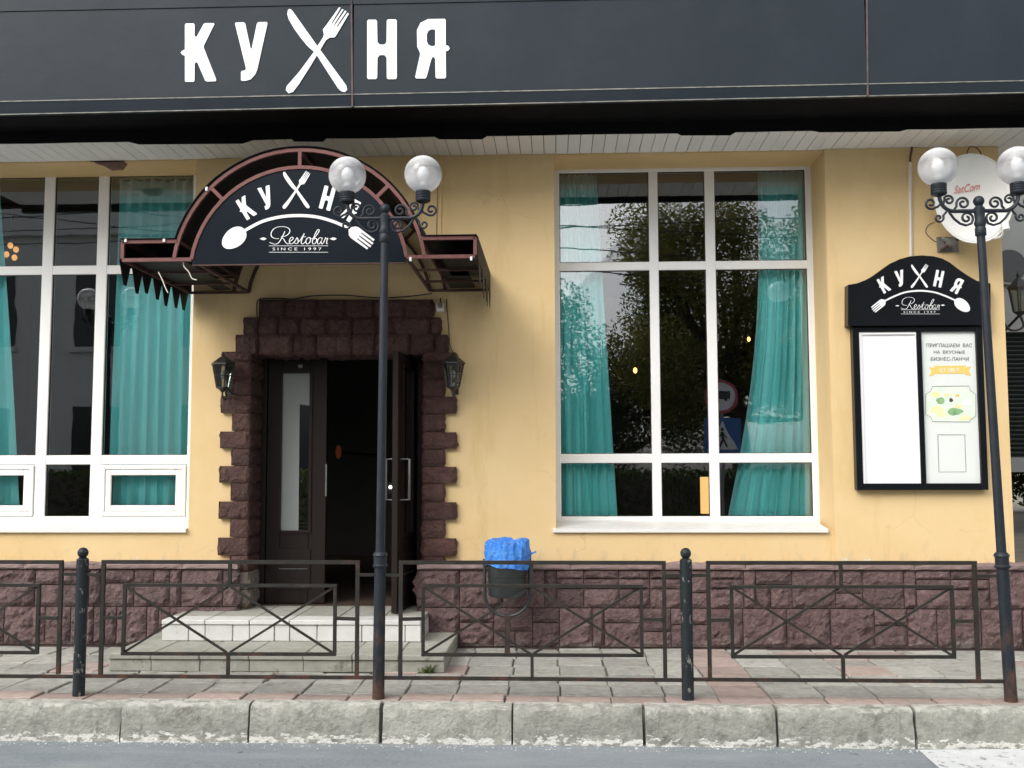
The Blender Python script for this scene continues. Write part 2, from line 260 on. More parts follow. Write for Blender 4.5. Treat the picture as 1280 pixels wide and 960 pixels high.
# ------------------------------------------------------------------ mesh helpers
class MB:
    def __init__(s): s.v = []; s.f = []
    def add(s, vs, fs):
        b = len(s.v); s.v += [tuple(v) for v in vs]; s.f += [tuple(b + i for i in f) for f in fs]; return s
    def box(s, x0, x1, y0, y1, z0, z1):
        if x0 > x1: x0, x1 = x1, x0
        if y0 > y1: y0, y1 = y1, y0
        if z0 > z1: z0, z1 = z1, z0
        return s.add([(x0, y0, z0), (x1, y0, z0), (x1, y1, z0), (x0, y1, z0), (x0, y0, z1), (x1, y0, z1), (x1, y1, z1), (x0, y1, z1)],
                     [(0, 3, 2, 1), (4, 5, 6, 7), (0, 1, 5, 4), (1, 2, 6, 5), (2, 3, 7, 6), (3, 0, 4, 7)])
    def poly(s, pts, y0, y1, holes=()):
        """polygon in the XZ plane at y0 (front) carried back to y1"""
        loops = [list(pts)] + [list(h) for h in holes]
        tri = tessellate_polygon([[Vector((p[0], p[1], 0)) for p in l] for l in loops])
        flat = [p for l in loops for p in l]; n = len(flat); fr = []
        for t in tri:
            a, b, c = (flat[i] for i in t)
            cr = (b[0] - a[0]) * (c[1] - a[1]) - (b[1] - a[1]) * (c[0] - a[0])
            fr.append(t if cr > 0 else t[::-1])
        fs = list(fr)
        if y1 is not None:
            fs += [tuple(n + i for i in t[::-1]) for t in fr]
            k = 0
            for l in loops:
                ar = sum(l[i][0] * l[(i + 1) % len(l)][1] - l[(i + 1) % len(l)][0] * l[i][1] for i in range(len(l)))
                for i in range(len(l)):
                    a, b = k + i, k + (i + 1) % len(l)
                    q = (a, n + a, n + b, b)
                    fs.append(q if (ar > 0) == (l is loops[0]) else q[::-1])
                k += len(l)
            return s.add([(p[0], y0, p[1]) for p in flat] + [(p[0], y1, p[1]) for p in flat], fs)
        return s.add([(p[0], y0, p[1]) for p in flat], fs)
    def tube(s, path, r, n=8, cap=True):
        path = [Vector(p) for p in path]; m = len(path)
        rr = r if isinstance(r, (list, tuple)) else [r] * m
        vs = []; up = None
        for i, p in enumerate(path):
            d = (path[min(i + 1, m - 1)] - path[max(i - 1, 0)])
            if d.length < 1e-9: d = Vector((0, 0, 1))
            d.normalize()
            if up is None:
                up = Vector((0, 0, 1)) if abs(d.z) < 0.9 else Vector((1, 0, 0))
            a = d.cross(up)
            if a.length < 1e-6: a = d.cross(Vector((0, 1, 0)))
            a.normalize(); b = a.cross(d).normalized(); up = b
            for k in range(n):
                t = 2 * math.pi * k / n; vs.append(p + (a * math.cos(t) + b * math.sin(t)) * rr[i])
        fs = [(i * n + k, i * n + (k + 1) % n, (i + 1) * n + (k + 1) % n, (i + 1) * n + k) for i in range(m - 1) for k in range(n)]
        if cap: fs += [tuple(range(n))[::-1], tuple((m - 1) * n + k for k in range(n))]
        return s.add(vs, fs)
    def bar(s, a, b, w, d=None):
        """square bar from a to b"""
        a = Vector(a); b = Vector(b); d = d or w
        t = (b - a).normalized(); up = Vector((0, 1, 0)) if abs(t.y) < 0.9 else Vector((0, 0, 1))
        u = t.cross(up).normalized(); v = t.cross(u).normalized()
        c = [(-1, -1), (1, -1), (1, 1), (-1, 1)]
        vs = [p + u * (i * w / 2) + v * (j * d / 2) for p in (a, b) for i, j in c]
        return s.add(vs, [(3, 2, 1, 0), (4, 5, 6, 7), (0, 1, 5, 4), (1, 2, 6, 5), (2, 3, 7, 6), (3, 0, 4, 7)])
    def lathe(s, prof, cx, cy, n=20):
        """profile of (radius, z) turned about the vertical through cx, cy"""
        vs = []; m = len(prof)
        for r, z in prof:
            for k in range(n):
                t = 2 * math.pi * k / n; vs.append((cx + r * math.cos(t), cy + r * math.sin(t), z))
        fs = [(i * n + k, i * n + (k + 1) % n, (i + 1) * n + (k + 1) % n, (i + 1) * n + k) for i in range(m - 1) for k in range(n)]
        fs += [tuple(range(n))[::-1], tuple((m - 1) * n + k for k in range(n))]
        return s.add(vs, fs)
    def ball(s, c, r, n=20, m=12, sz=1.0):
        cx, cy, cz = c
        return s.lathe([(max(1e-4, r * math.sin(math.pi * i / m)), cz - sz * r * math.cos(math.pi * i / m)) for i in range(m + 1)], cx, cy, n)
    def build(s, name, m, parent=None, smooth=False):
        me = bpy.data.meshes.new(name); me.from_pydata(s.v, [], s.f)
        me.validate(); me.update()
        if m: me.materials.append(MATS[m] if isinstance(m, str) else m)
        if smooth:
            me.polygons.foreach_set('use_smooth', [True] * len(me.polygons))
            try: me.set_sharp_from_angle(angle=R(40))
            except Exception: pass
        o = bpy.data.objects.new(name, me); C.objects.link(o)
        if parent: put(o, parent)
        return o
def wloc(p):
    l = Vector((0, 0, 0))
    while p: l += p.location; p = p.parent if p.type == 'EMPTY' else None
    return l
def put(o, parent):
    o.parent = parent
    root = parent
    while root.parent: root = root.parent
    o.matrix_parent_inverse = Matrix.Translation(-root.location) if parent.type == 'EMPTY' else Matrix.Identity(4)
def tag(o, label, cat, group=None):
    o['label'] = label; o['category'] = cat
    if group: o['group'] = group
    return o
def thing(name, label, cat, loc=(0, 0, 0), group=None):
    o = bpy.data.objects.new(name, None); C.objects.link(o); o.location = loc; o.empty_display_size = 0.2
    return tag(o, label, cat, group)
def struct(o): o['kind'] = 'structure'; return o
def copy_tree(o, off, parent=None):
    c = o.copy(); C.objects.link(c)
    if parent: c.parent = parent
    else: c.location = o.location + Vector(off)
    for ch in o.children: copy_tree(ch, off, c)
    return c
def bevel(o, w, seg=1):
    b = o.modifiers.new('bevel', 'BEVEL'); b.width = w; b.segments = seg; b.limit_method = 'ANGLE'; return o

def rock(x0, x1, y0, y1, z0, z1, amp, seed, faces='f', cell=0.05, edge=0.012, freq=9, flat=False):
    """rough-hewn block: front (f, -Y), left (l), right (r), top (t), bottom (b) faces bulge and pit, edges stay straight"""
    mb = MB(); mb.box(x0 + 0.001, x1 - 0.001, y0 + edge, y1, z0 + 0.001, z1 - 0.001)
    off = Vector((seed * 3.17, seed * 1.31, seed * 2.3))
    def sheet(o, u, v, lu, lv, nrm):
        nu = max(4, min(12, round(lu / cell))); nv = max(4, min(9, round(lv / cell)))
        vs = []
        for j in range(nv + 1):
            for i in range(nu + 1):
                a, b = i / nu, j / nv; e = i in (0, nu) or j in (0, nv)
                p = o + u * (a * lu) + v * (b * lv)
                if not e:
                    f1 = noise.voronoi(p * freq * 1.3 + off)[0]; h = noise.noise(p * freq * .7 + off) * 0.5 + (f1[1] - f1[0]) * 1.1 - .35 + noise.noise(p * freq * 2.6 + off) * 0.35
                    p = p + nrm * (amp * (0.55 + h)) + u * (random.uniform(-.25, .25) * lu / nu) + v * (random.uniform(-.25, .25) * lv / nv)
                else: p = p - nrm * edge * 0.6
                vs.append(p)
        w = nu + 1
        fs = [(j * w + i, j * w + i + 1, (j + 1) * w + i + 1, (j + 1) * w + i) for j in range(nv) for i in range(nu)]
        mb.add(vs, fs)
    X, Y, Z = Vector((1, 0, 0)), Vector((0, 1, 0)), Vector((0, 0, 1))
    if 'f' in faces: sheet(Vector((x0, y0, z0)), X, Z, x1 - x0, z1 - z0, -Y)
    if 'r' in faces: sheet(Vector((x1, y0, z0)), Y, Z, y1 - y0, z1 - z0, X)
    if 'l' in faces: sheet(Vector((x0, y1, z0)), -Y, Z, y1 - y0, z1 - z0, -X)
    if 't' in faces: sheet(Vector((x0, y0, z1)), X, Y, x1 - x0, y1 - y0, Z)
    if 'b' in faces: sheet(Vector((x0, y1, z0)), X, -Y, x1 - x0, y1 - y0, -Z)
    return mb

def cat_rom(pts, k=6):
    out = []; P = [pts[0]] + list(pts) + [pts[-1]]
    for i in range(1, len(P) - 2):
        p0, p1, p2, p3 = (Vector((*p, 0)) if len(p) == 2 else Vector(p) for p in P[i - 1:i + 3])
        for j in range(k):
            t = j / k
            out.append(0.5 * ((2 * p1) + (p2 - p0) * t + (2 * p0 - 5 * p1 + 4 * p2 - p3) * t * t + (3 * p1 - p0 - 3 * p2 + p3) * t ** 3))
    out.append(Vector((*pts[-1], 0)) if len(pts[-1]) == 2 else Vector(pts[-1]))
    return out
def ribbon(pts, w):
    """flat 2-D stroke outline along pts; w a number or a list"""
    n = len(pts); ws = w if isinstance(w, list) else [w] * n; l = []; r = []
    for i in range(n):
        a, b = pts[max(i - 1, 0)], pts[min(i + 1, n - 1)]
        dx, dy = b[0] - a[0], b[1] - a[1]; q = math.hypot(dx, dy) or 1
        l.append((pts[i][0] - dy / q * ws[i] / 2, pts[i][1] + dx / q * ws[i] / 2)); r.append((pts[i][0] + dy / q * ws[i] / 2, pts[i][1] - dx / q * ws[i] / 2))
    return l, r

# ------------------------------------------------------------------ depths of the place (metres from the camera)
YW, YG, YF, YK, YS = 9.0, 9.45, 6.97, 6.72, 7.9
ROADZ = -0.24
ZSOF = 4.27
YPL = 8.86
YPI = YW - .03          # face of the corner pillar

# ================================================================== SETTING
def wallx(px, py=450, Y=YW): return PY(px, py, Y).x
def wallz(py, px=640, Y=YW): return PY(px, py, Y).z

struct(MB().add([(-300, -300, -0.30), (300, -300, -0.30), (300, 300, -0.30), (-300, 300, -0.30)], [(0, 1, 2, 3)]).build('ground', 'earth'))
road = struct(MB().add([(-60, -1.6, ROADZ), (60, -1.6, ROADZ), (60, YK + 0.05, ROADZ), (-60, YK + 0.05, ROADZ)], [(0, 1, 2, 3)]).build('road', 'asphalt'))
# crossing stripe
a = [PZ(1148, 938, ROADZ), PZ(1400, 936, ROADZ), PZ(1440, 975, ROADZ), PZ(1190, 975, ROADZ)]
MB().add([(p.x, p.y, ROADZ + 0.004) for p in a], [(3, 2, 1, 0)]).build('crossing_stripe', 'road_paint', road)
struct(MB().box(-60, 60, -9, -1.6, -0.4, -0.08).build('pavement', 'paver'))

# kerb of single stones
kerb = struct(MB().box(-12, 8, YK + 0.07, YK + 0.14, -0.28, -0.03).build('kerb', 'joint_dirt'))
KJ = [-182, -14, 150, 310, 475, 640, 805, 972, 1145, 1318, 1490]
kx = [PY(p, 905, YK).x for p in KJ]
for i in range(len(kx) - 1):
    x0, x1 = kx[i] + random.uniform(.006, .015), kx[i + 1] - random.uniform(.005, .015)
    mb = MB(); nx, prof = 14, [(0.0, ROADZ - .03), (0.0, ROADZ + .05), (0.0, -0.13), (0.002, -0.07), (0.012, -0.022), (0.035, -0.004), (0.09, 0.0), (0.15, -0.001), (0.15, -.2)]
    yo, zo = random.uniform(-.008, .008), random.uniform(-.006, .004); tl = random.uniform(-.006, .006)
    for j in range(nx + 1):
        for k, (dy, z) in enumerate(prof):
            p = Vector((x0 + (x1 - x0) * j / nx, YK + dy, z)); q = noise.noise(p * 7 + Vector((i * 5, 0, 0))) * .012 + noise.noise(p * 19) * .006
            ed = .02 if j in (0, nx) and 2 <= k <= 6 else 0
            mb.v.append((p.x, p.y + yo + (q * 1.4 + ed * abs(noise.noise(p * 13 + Vector((i, 0, 0)))) * 3 if k < 6 else 0), z + zo + tl * (j / nx - .5) + (q * .5 if 3 < k < 8 else 0)))
    m_ = len(prof)
    mb.f = [(j * m_ + k, (j + 1) * m_ + k, (j + 1) * m_ + k + 1, j * m_ + k + 1) for j in range(nx) for k in range(m_ - 1)]
    mb.f += [tuple(range(m_)), tuple(nx * m_ + k for k in range(m_))[::-1]]
    mb.build('kerb_stone', 'kerb_concrete', kerb, True)

rnd = random.Random(21); mb = MB()
for _ in range(900):
    x = rnd.uniform(-4.5, 4.5); y = YK - abs(rnd.gauss(0, .06)) - .005; r = rnd.uniform(.002, .007) * (1.5 if rnd.random() < .06 else 1)
    V = [(x + r * rnd.uniform(.6, 1.3) * a, y + r * rnd.uniform(.6, 1.3) * b, ROADZ + r * c) for a, b, c in ((1, 0, 0), (0, 1, 0), (-1, 0, 0), (0, -1, 0), (0, 0, .9))]
    mb.add(V, [(0, 1, 4), (1, 2, 4), (2, 3, 4), (3, 0, 4)])
gr = mb.build('gutter_grit', 'kerb_concrete', road); gr['kind'] = 'stuff'
# pavement of single slabs
pav = struct(MB().box(-12, 12, YK + 0.15, YW + 0.4, -0.30, -0.022).build('pavement', 'joint_dirt'))
pav.name = 'slab_pavement'
PW = 0.348
rows = [(YK + 0.155, YK + 0.155 + 0.20, True)]
y = rows[0][1]
while y < YW - 0.05: rows.append((y, y + PW, False)); y += PW
x00 = PY(632, 868, YF).x
for ri, (ya, yb, red) in enumerate(rows):
    k = -18
    while True:
        xa = x00 + k * PW + (0.0 if ri % 2 == 0 else 0.012) + random.uniform(-.004, .004); k += 1
        if xa > 4.9: break
        if xa < -4.9: continue
        if ya > 7.85 and -2.75 < xa and xa + PW < -0.95: continue       # under the entrance steps
        z = random.uniform(-.010, .004); tx, ty = random.uniform(-.006, .006), random.uniform(-.006, .006); g = random.uniform(.004, .007)
        A = [(xa + g, ya + g), (xa + PW - g, ya + g), (xa + PW - g, yb - g), (xa + g, yb - g)]; bv = .006
        Bq = [(xa + g + bv, ya + g + bv), (xa + PW - g - bv, ya + g + bv), (xa + PW - g - bv, yb - g - bv), (xa + g + bv, yb - g - bv)]
        zz = lambda p: z + tx * (p[0] - xa) / PW + ty * (p[1] - ya) / PW
        vs = [(*p, -.05) for p in A] + [(*p, zz(p) - bv) for p in A] + [(*p, zz(p)) for p in Bq]
        fs = [(8, 9, 10, 11)] + [(4 + i, 4 + (i + 1) % 4, 8 + (i + 1) % 4, 8 + i) for i in range(4)] + [(i, (i + 1) % 4, 4 + (i + 1) % 4, 4 + i) for i in range(4)]
        col = k in (-18 + 22, -18 + 23) and False
        isred = red or (abs(xa - 0.95) < .18) or (ri == len(rows) - 2 and 1.6 < xa < 3.0 and random.random() < .6) or (xa > 2.3 and ri in (2, 4) and random.random() < .2) or (ri == 3 and random.random() < .05)
        MB().add(vs, fs).build('paving_slab', 'paver_red' if isred else 'paver', pav)

# ================================================================== RESTAURANT BUILDING
bld = thing('restaurant_building', 'yellow stucco restaurant with maroon stone plinth, tall white windows and dark double door', 'building', (0, YW, 0))
XL, XR = -7.5, PY(1256, 450, YW).x
w1r = wallx(240)                               # right jamb of the left window opening
w2l, w2r = wallx(694), wallx(1036)             # opening of the right window, on the wall face
dl, dr = wallx(310, 560), wallx(530, 560)      # doorway
ZSILL = wallz(661, 860, YW - 0.02)
ZDT = wallz(440, 430)
ZST = 0.31
wall = MB()
wall.box(XL, w1r, YW, YW + .40, -0.2, ZSILL - .02)
wall.box(w1r, dl, YW, YW + .40, -0.2, ZSOF + .3)
wall.box(dl, dr, YW, YW + .40, ZDT, ZSOF + .3)
wall.box(dr, w2l, YW, YW + .40, -0.2, ZSOF + .3)
wall.box(w2l, w2r, YW, YW + .40, -0.2, ZSILL - .02)
wall.box(w2r, XR, YW, YW + .40, -0.2, ZSOF + .3)
wall.box(XR - .40, XR, YW + .40, 15, -0.2, ZSOF + .3)
wall.box(w2l, w2r, YW, YW + .40, ZSOF - .012, ZSOF + .3)
wall.box(XL, w1r, YW, YW + .40, ZSOF - .012, ZSOF + .3)
# deep reveals behind the wall face up to the window frames
wall.box(w2r, w2r + .2, YW + .40, YG + .12, ZSILL - .1, ZSOF + .3)
wall.box(w2l - .2, w2l, YW + .40, YG + .12, ZSILL - .1, ZSOF + .3)
wall.box(w2l, w2r, YW + .40, YG + .12, ZSOF - .010, ZSOF + .3)
wall.box(w1r, w1r + .2, YW + .40, YG + .12, ZSILL - .1, ZSOF + .3)
wall.box(XL, w1r, YW + .40, YG + .12, ZSOF - .010, ZSOF + .3)
wall.box(w2l, w2r, YW + .40, YG + .3, -.2, ZSILL - .02)
wall.box(XL, w1r, YW + .40, YG + .3, -.2, ZSILL - .02)
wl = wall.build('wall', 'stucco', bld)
pp = MB(); xa, xb = wallx(268, 210), wallx(552, 210)
pp.box(xa, xb, YW - .018, YW + .01, wallz(300), ZSOF - .001)
pp.build('wall_panel', 'stucco', bld)
MB().box(w2r + .002, XR + .002, YW - .03, YW + .01, 0.62, ZSOF - .001).build("pillar", "stucco", bld)
# room behind
room = MB()
room.box(XL, XR, 14.5, 14.6, 0.2, 4.6); room.box(XL - .1, XL, YW, 14.6, 0.2, 4.6); room.box(XR - .5, XR - .405, YG + .35, 14.5, .2, 4.6)
room.box(XL, XR - .5, YG + .35, 14.5, 4.45, 4.55)
room.box(dl - .6, dl - .5, YG + .3, 11.5, .2, 4.4); room.box(dr + .25, dr + .35, YG + .3, 11.2, .2, 4.4)
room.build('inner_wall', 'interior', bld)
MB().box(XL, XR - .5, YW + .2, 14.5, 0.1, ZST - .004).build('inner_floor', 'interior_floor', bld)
# upper storey above the fascia
MB().box(XL, XR, YS + .4, 15, 4.75, 6.6).build('upper_wall', 'stucco', bld)
MB().box(XL - .2, XR + .5, YS - .1, 15.2, 6.4, 6.6).build('roof', 'black_film', bld)

# soffit of narrow boards
YSF = 8.46
sof = MB().box(XL, 8.5, YSF + .01, YW + .02, ZSOF + .018, ZSOF + .05).build('soffit', 'black_film', bld)
pw = 0.104; x = -5.6
while x < 6.4:
    z = random.uniform(0, .003)
    mb = MB(); e = .003
    x0, x1 = x + e, x + pw - e
    mb.box(x0, x1, YSF, YW + (-0.003 if x < XR else .9), ZSOF + z, ZSOF + .016)
    mb.build('soffit_board', 'soffit_pvc', sof); x += pw
# black ragged lining between soffit and fascia
tr = MB().box(-6.5, 7.5, YS + .05, YSF - .004, 4.36, 4.38)
n = 60; top = []; bot = []
for i in range(n + 1):
    xx = -6.5 + 14 * i / n; top.append((xx, 4.375)); bot.append((xx, ZSOF - .010 + .006 * noise.noise(Vector((xx * 1.7, 3, 0)))))
tr.poly(bot + top[::-1], YSF - .03, YSF - .012)
for xx, ww, hh in ((-3.6, 1.1, .035), (-1.0, .45, .03), (1.0, .5, .03), (2.1, .8, .02), (-2.2, .3, .03)):
    tr.poly([(xx, ZSOF - .012), (xx, ZSOF + .01), (xx + ww, ZSOF + .01), (xx + ww, ZSOF - .012), (xx + ww * .9, ZSOF - .012 - hh), (xx + ww * .1, ZSOF - .012 - hh * .8)][::-1], YSF - .036, YSF - .032)
tr.build('dark_lining', 'black_film', bld)

# ---- windows
def winbuild(xs_out, xs_bars, zs, Y, name, sashes=()):
    """xs_out (left, right); xs_bars pairs of mullion edges; zs = top outer, top inner, [(a,b) transoms], bottom inner, bottom outer"""
    w = thing(name, '', '')
    del w['label']; del w['category']; bpy.data.objects.remove(w)
def window(xo, xb, zt, tb, zb, Y, sash_cols=()):
    fr = MB(); d = .07
    xl, xr = xo; zt0, zt1 = zt; zb1, zb0 = zb
    w = fr.box(xl[0], xl[1], Y, Y + d, zb0, zt0).box(xr[0], xr[1], Y, Y + d, zb0, zt0).box(xl[1], xr[0], Y + .001, Y + d - .001, zt1, zt0).box(xl[1], xr[0], Y + .001, Y + d - .001, zb0, zb1).build('window', 'white_pvc', bld)
    bevel(w, .006)
    for a, b in xb: bevel(MB().box(a, b, Y + .004, Y + d - .004, zb1 - .01, zt1 + .01).build('mullion', 'white_pvc', w), .005)
    cols = []; x = xl[1]
    for a, b in xb: cols.append((x, a)); x = b
    cols.append((x, xr[0]))
    rws = []; z = zt1
    for a, b in tb: rws.append((a, z)); z = b
    rws.append((zb1, z))
    for ci, (xa, xc) in enumerate(cols):
        for a, b in tb: bevel(MB().box(xa - .004, xc + .004, Y + .007, Y + d - .007, b, a).build('transom', 'white_pvc', w), .005)
        for ri, (za, zc) in enumerate(rws):
            x0, x1, z0, z1 = xa, xc, za, zc
            if ri == 2 and ci in sash_cols:
                for k, (gw, yy) in enumerate(((.045, -.012), (.055, -.004))):
                    q = MB()
                    q.box(x0 + .004, x0 + gw, Y + yy, Y + .05, z0 + .004, z1 - .004).box(x1 - gw, x1 - .004, Y + yy, Y + .05, z0 + .004, z1 - .004)
                    q.box(x0 + gw, x1 - gw, Y + yy, Y + .05, z0 + .004, z0 + gw).box(x0 + gw, x1 - gw, Y + yy, Y + .05, z1 - gw, z1 - .004)
                    bevel(q.build('sash', 'white_pvc', w), .006)
                    x0 += gw; x1 -= gw; z0 += gw; z1 -= gw
            g = .006
            ga = MB()
            ga.box(x0, x0 + g, Y + .015, Y + .035, z0, z1).box(x1 - g, x1, Y + .015, Y + .035, z0, z1).box(x0 + g, x1 - g, Y + .015, Y + .035, z0, z0 + g).box(x0 + g, x1 - g, Y + .015, Y + .035, z1 - g, z1)
            ga.build('gasket', 'gasket', w)
            MB().box(x0 + g * .5, x1 - g * .5, Y + .022, Y + .028, z0 + g * .5, z1 - g * .5).build('pane', 'window_glass', w)
    return w
X = lambda px, py=450: PY(px, py, YG).x
Z = lambda py, px=860: PY(px, py, YG).z
window(((X(690), X(700.5)), (X(1012), X(1024))), [(X(813.5), X(825)), (X(884.5), X(897))], (ZSOF + .02, Z(214)), [(Z(326.5), Z(337)), (Z(567), Z(578.5))], (Z(645.5), ZSILL - .03), YG, ())
Z2 = lambda py, px=120: PY(px, py, YG).z
window(((X(-130), X(-118)), (X(236.5), X(252))), [(X(48), X(61.5)), (X(116.5), X(130))], (ZSOF + .02, Z2(220)), [(Z2(331.5), Z2(342.5)), (Z2(569), Z2(580.5))], (Z2(645.5), ZSILL - .03), YG, (0, 2))
# sills
for xa, xb in ((wallx(691, 660), wallx(1034, 660)), (-6.6, wallx(234, 660))):
    s_ = MB(); zf = ZSILL
    s_.add([(xa, YW - .035, zf - .03), (xb, YW - .035, zf - .03), (xb, YW - .035, zf), (xa, YW - .035, zf), (xa, YG + .004, zf + .05), (xb, YG + .004, zf + .05), (xa, YG + .004, zf + .03), (xb, YG + .004, zf + .03), (xa, YW - .03, zf - .03), (xb, YW - .03, zf - .03)],
           [(0, 1, 2, 3), (3, 2, 5, 4), (0, 3, 4, 6), (1, 7, 5, 2), (0, 6, 7, 1), (4, 5, 7, 6)])
    s_.build('sill', 'sill_metal', bld)
# brown patch above the left window
pts = [(92, 197), (157, 196), (157, 204), (152, 211), (138, 212), (128, 206)]
MB().poly([XZ(a, b, YW + .02) for a, b in pts][::-1], YW + .0, YW + .06).build('lintel_stain', 'brown_ceiling_stain', bld)

# ---- plinth of rough stones
ZP = wallz(712, 860, YPL); ZPT = wallz(703, 860, YPL)
def plinth(xa, xb, ends=''):
    core = MB().box(xa + .01, xb - .01, YPL + .022, YW - .002, -.1, ZPT - .03).build('plinth', 'mortar', bld)
    x = xa; k = 0
    while x < xb - .02:                                     # cap course
        w = min(random.uniform(.55, .8), xb - x)
        if xb - x - w < .2: w = xb - x
        mb = rock(x + .002, x + w - .002, YPL - .022, YW - .004, ZP, ZPT - .012, .012, random.random() * 50, 'ft', .045, .01, 12)
        mb.build('cap_stone', 'stone_cap', core, False); x += w
    zb = [0.012, 0.335, ZP - .003]
    for bi in range(2):
        za, zc = zb[bi], zb[bi + 1]; x = xa
        while x < xb - .01:
            t = random.random(); lefts = xb - x
            w = .10 if t < .13 else (.36 if t < .48 else random.uniform(.22, .34))
            if lefts - w < .1: w = lefts
            if w < .13 or w > .345 or (bi == 0 and t > .8): cuts = [za, zc]
            elif t < .8: cuts = [za, za + (zc - za) * random.choice((.62, .58, .4)), zc]
            else: cuts = [za, za + (zc - za) * .5, za + (zc - za) * .76, zc]
            for c0, c1 in zip(cuts[:-1], cuts[1:]):
                sp = [x, x + w]
                if w > .28 and c1 - c0 < .2 and random.random() < .35: sp = [x, x + w * random.choice((.4, .55)), x + w]
                for s0, s1 in zip(sp[:-1], sp[1:]):
                    fc = 'f' + ('l' if 'l' in ends and s0 <= xa + .001 else '') + ('r' if 'r' in ends and s1 >= xb - .001 else '')
                    rock(s0 + .004, s1 - .004, YPL, YPL + .08, c0 + .004, c1 - .004, .046 if c1 - c0 > .2 else .030, random.random() * 90, fc, .032, .014, 8).build('stone', 'stone_plinth', core, False)
            x += w
    return core
plinth(-5.2, wallx(297, 750, YPL), 'r')
plinth(wallx(521, 750, YPL), 5.3, 'l')
MB().box(XL, XR, YPL + .03, YW, -.12, .02).build('plinth_foot', 'mortar', bld)

# ---- stone surround of the door
YQ = YW - .055
sur = MB().box(dl - .03, dl - .01, YW + .01, YW + .39, ZST, ZDT).build('door_surround', 'mortar', bld)
ql = [(430, 438, 451), (451, 472), (472, 494), (494, 516.3), (516.3, 538.8), (538.8, 560.5), (560.5, 582), (582, 603.7), (603.7, 626.4), (626.4, 649), (649, 671.7), (671.7, 694.5), (694.5, 716), (716, 737), (737, 759)]
edges = [439, 451.5, 472.5, 494.2, 516.3, 538.8, 560.5, 582, 603.7, 626.4, 649, 671.7, 694.5, 715, 737, 759]
xin_l = PY(312, 560, YQ).x; XDL = dl
xin_r = PY(528, 560, YQ).x
for i in range(len(edges) - 1):
    z1 = PY(300, edges[i], YQ).z; z0 = PY(300, edges[i + 1], YQ).z
    z0 = max(z0, ZST + .001)
    if z1 - z0 < .02: continue
    lng = (i % 2 == 1 and i > 1) or i == 0
    if i in (3, 5, 7, 9, 11): lng = True
    elif i: lng = False
    xo = PY(274.5 if lng else 289, 560, YQ).x
    m_ = 'stone_bare' if i >= 13 else 'stone_door'
    rock(xo, xin_l, YQ, YW + .38, z0 + .003, z1 - .003, .020, i * 7.3 + 1, 'flr', .030, .012, 10).build('quoin_stone', m_, sur)
    z1 = PY(550, edges[i] + 1, YQ).z; z0 = max(PY(550, edges[i + 1] + 1, YQ).z, ZST + .001)
    if z1 - z0 < .02: continue
    xo = PY(570 if lng else 555.5, 560, YQ).x
    rock(xin_r, xo, YQ, YW + .38, z0 + .003, z1 - .003, .020, i * 5.1 + 30, 'flr', .030, .012, 10).build('quoin_stone', 'stone_door', sur)
for ya, yb, xs in ((418, 443, [294, 323, 366, 395, 439, 468, 512, 543, 560]), (396, 418, [304, 322, 347, 375, 408, 440, 470, 492, 538, 551]), (374, 396, [323, 356, 394, 431, 467, 505, 541])):
    for a, b in zip(xs[:-1], xs[1:]):
        x0, z1 = XZ(a, ya, YQ); x1, z0 = XZ(b, yb, YQ)
        rock(x0 + .003, x1 - .003, YQ, YW + (.38 if ya == 418 else .02), z0 + .003, z1 - .003, .022, a * .37, 'flrb', .030, .012, 10).build('lintel_stone', 'stone_door', sur)

# ---- double door
YD = YW + .30
def dx(px, py=600): return PY(px, py, YD).x
def dz(py, px=430): return PY(px, py, YD).z
fx0, fx1 = xin_l - .03, dx(527)
zt, zb = dz(449), ZST
dfr = MB().box(fx0, dx(333), YD - .02, YD + .08, zb, zt + .05).box(dx(523), fx1 + .04, YD - .02, YD + .08, zb, zt + .05).box(dx(333), dx(523), YD - .018, YD + .078, zt, zt + .05)
dfr = dfr.build('door_frame', 'door_wood', bld)
MB().box(dx(408), dx(523), YD - .03, YD - .021, zt + .001, zt + .009).build('weather_strip', 'steel', dfr)
def leaf(name, W_, H, glass, handles):
    """door leaf in its own frame: hinge at x=0, outer face at y=0 looking to -Y, opens along +x"""
    t = bpy.data.objects.new(name, None); C.objects.link(t)
    gx0, gx1, gz0, gz1 = glass; b = MB()
    b.box(0, gx0, 0, .05, 0, H).box(gx1, W_, 0, .05, 0, H).box(gx0, gx1, .001, .049, 0, gz0).box(gx0, gx1, .001, .049, gz1, H)
    o = b.build(name, 'door_wood'); bpy.data.objects.remove(t); o.name = name
    bevel(o, .004)
    def sub(mb, n, m, sm=False):
        c = mb.build(n, m, None, sm); c.parent = o; return c
    sub(MB().box(gx0 - .002, gx1 + .002, .02, .028, gz0 - .002, gz1 + .002), 'glass', 'door_glass')
    q = MB(); w = .022
    q.box(gx0 - w, gx0 + .004, -.012, .004, gz0 - w, gz1 + w).box(gx1 - .004, gx1 + w, -.012, .004, gz0 - w, gz1 + w).box(gx0, gx1, -.012, .004, gz0 - w, gz0 + .004).box(gx0, gx1, -.012, .004, gz1 - .004, gz1 + w)
    q.box(gx0 - w, gx1 + w, -.010, .004, .12, gz0 - .16)
    sub(q, 'moulding', 'door_wood')
    sub(MB().box(gx0, gx1, -.016, -.0005, .30, .306), 'panel_trim', 'steel')
    for hx, side in handles:
        p = [(hx, 0 if side < 0 else .05, .93), (hx, side * .075 + (.05 if side > 0 else 0), .93), (hx, side * .075 + (.05 if side > 0 else 0), 1.27), (hx, 0 if side < 0 else .05, 1.27)]
        sub(MB().tube(p, .011, 8), 'handle', 'steel', True)
    return o
H = zt - zb - .006
lw_ = dx(408) - dx(333)
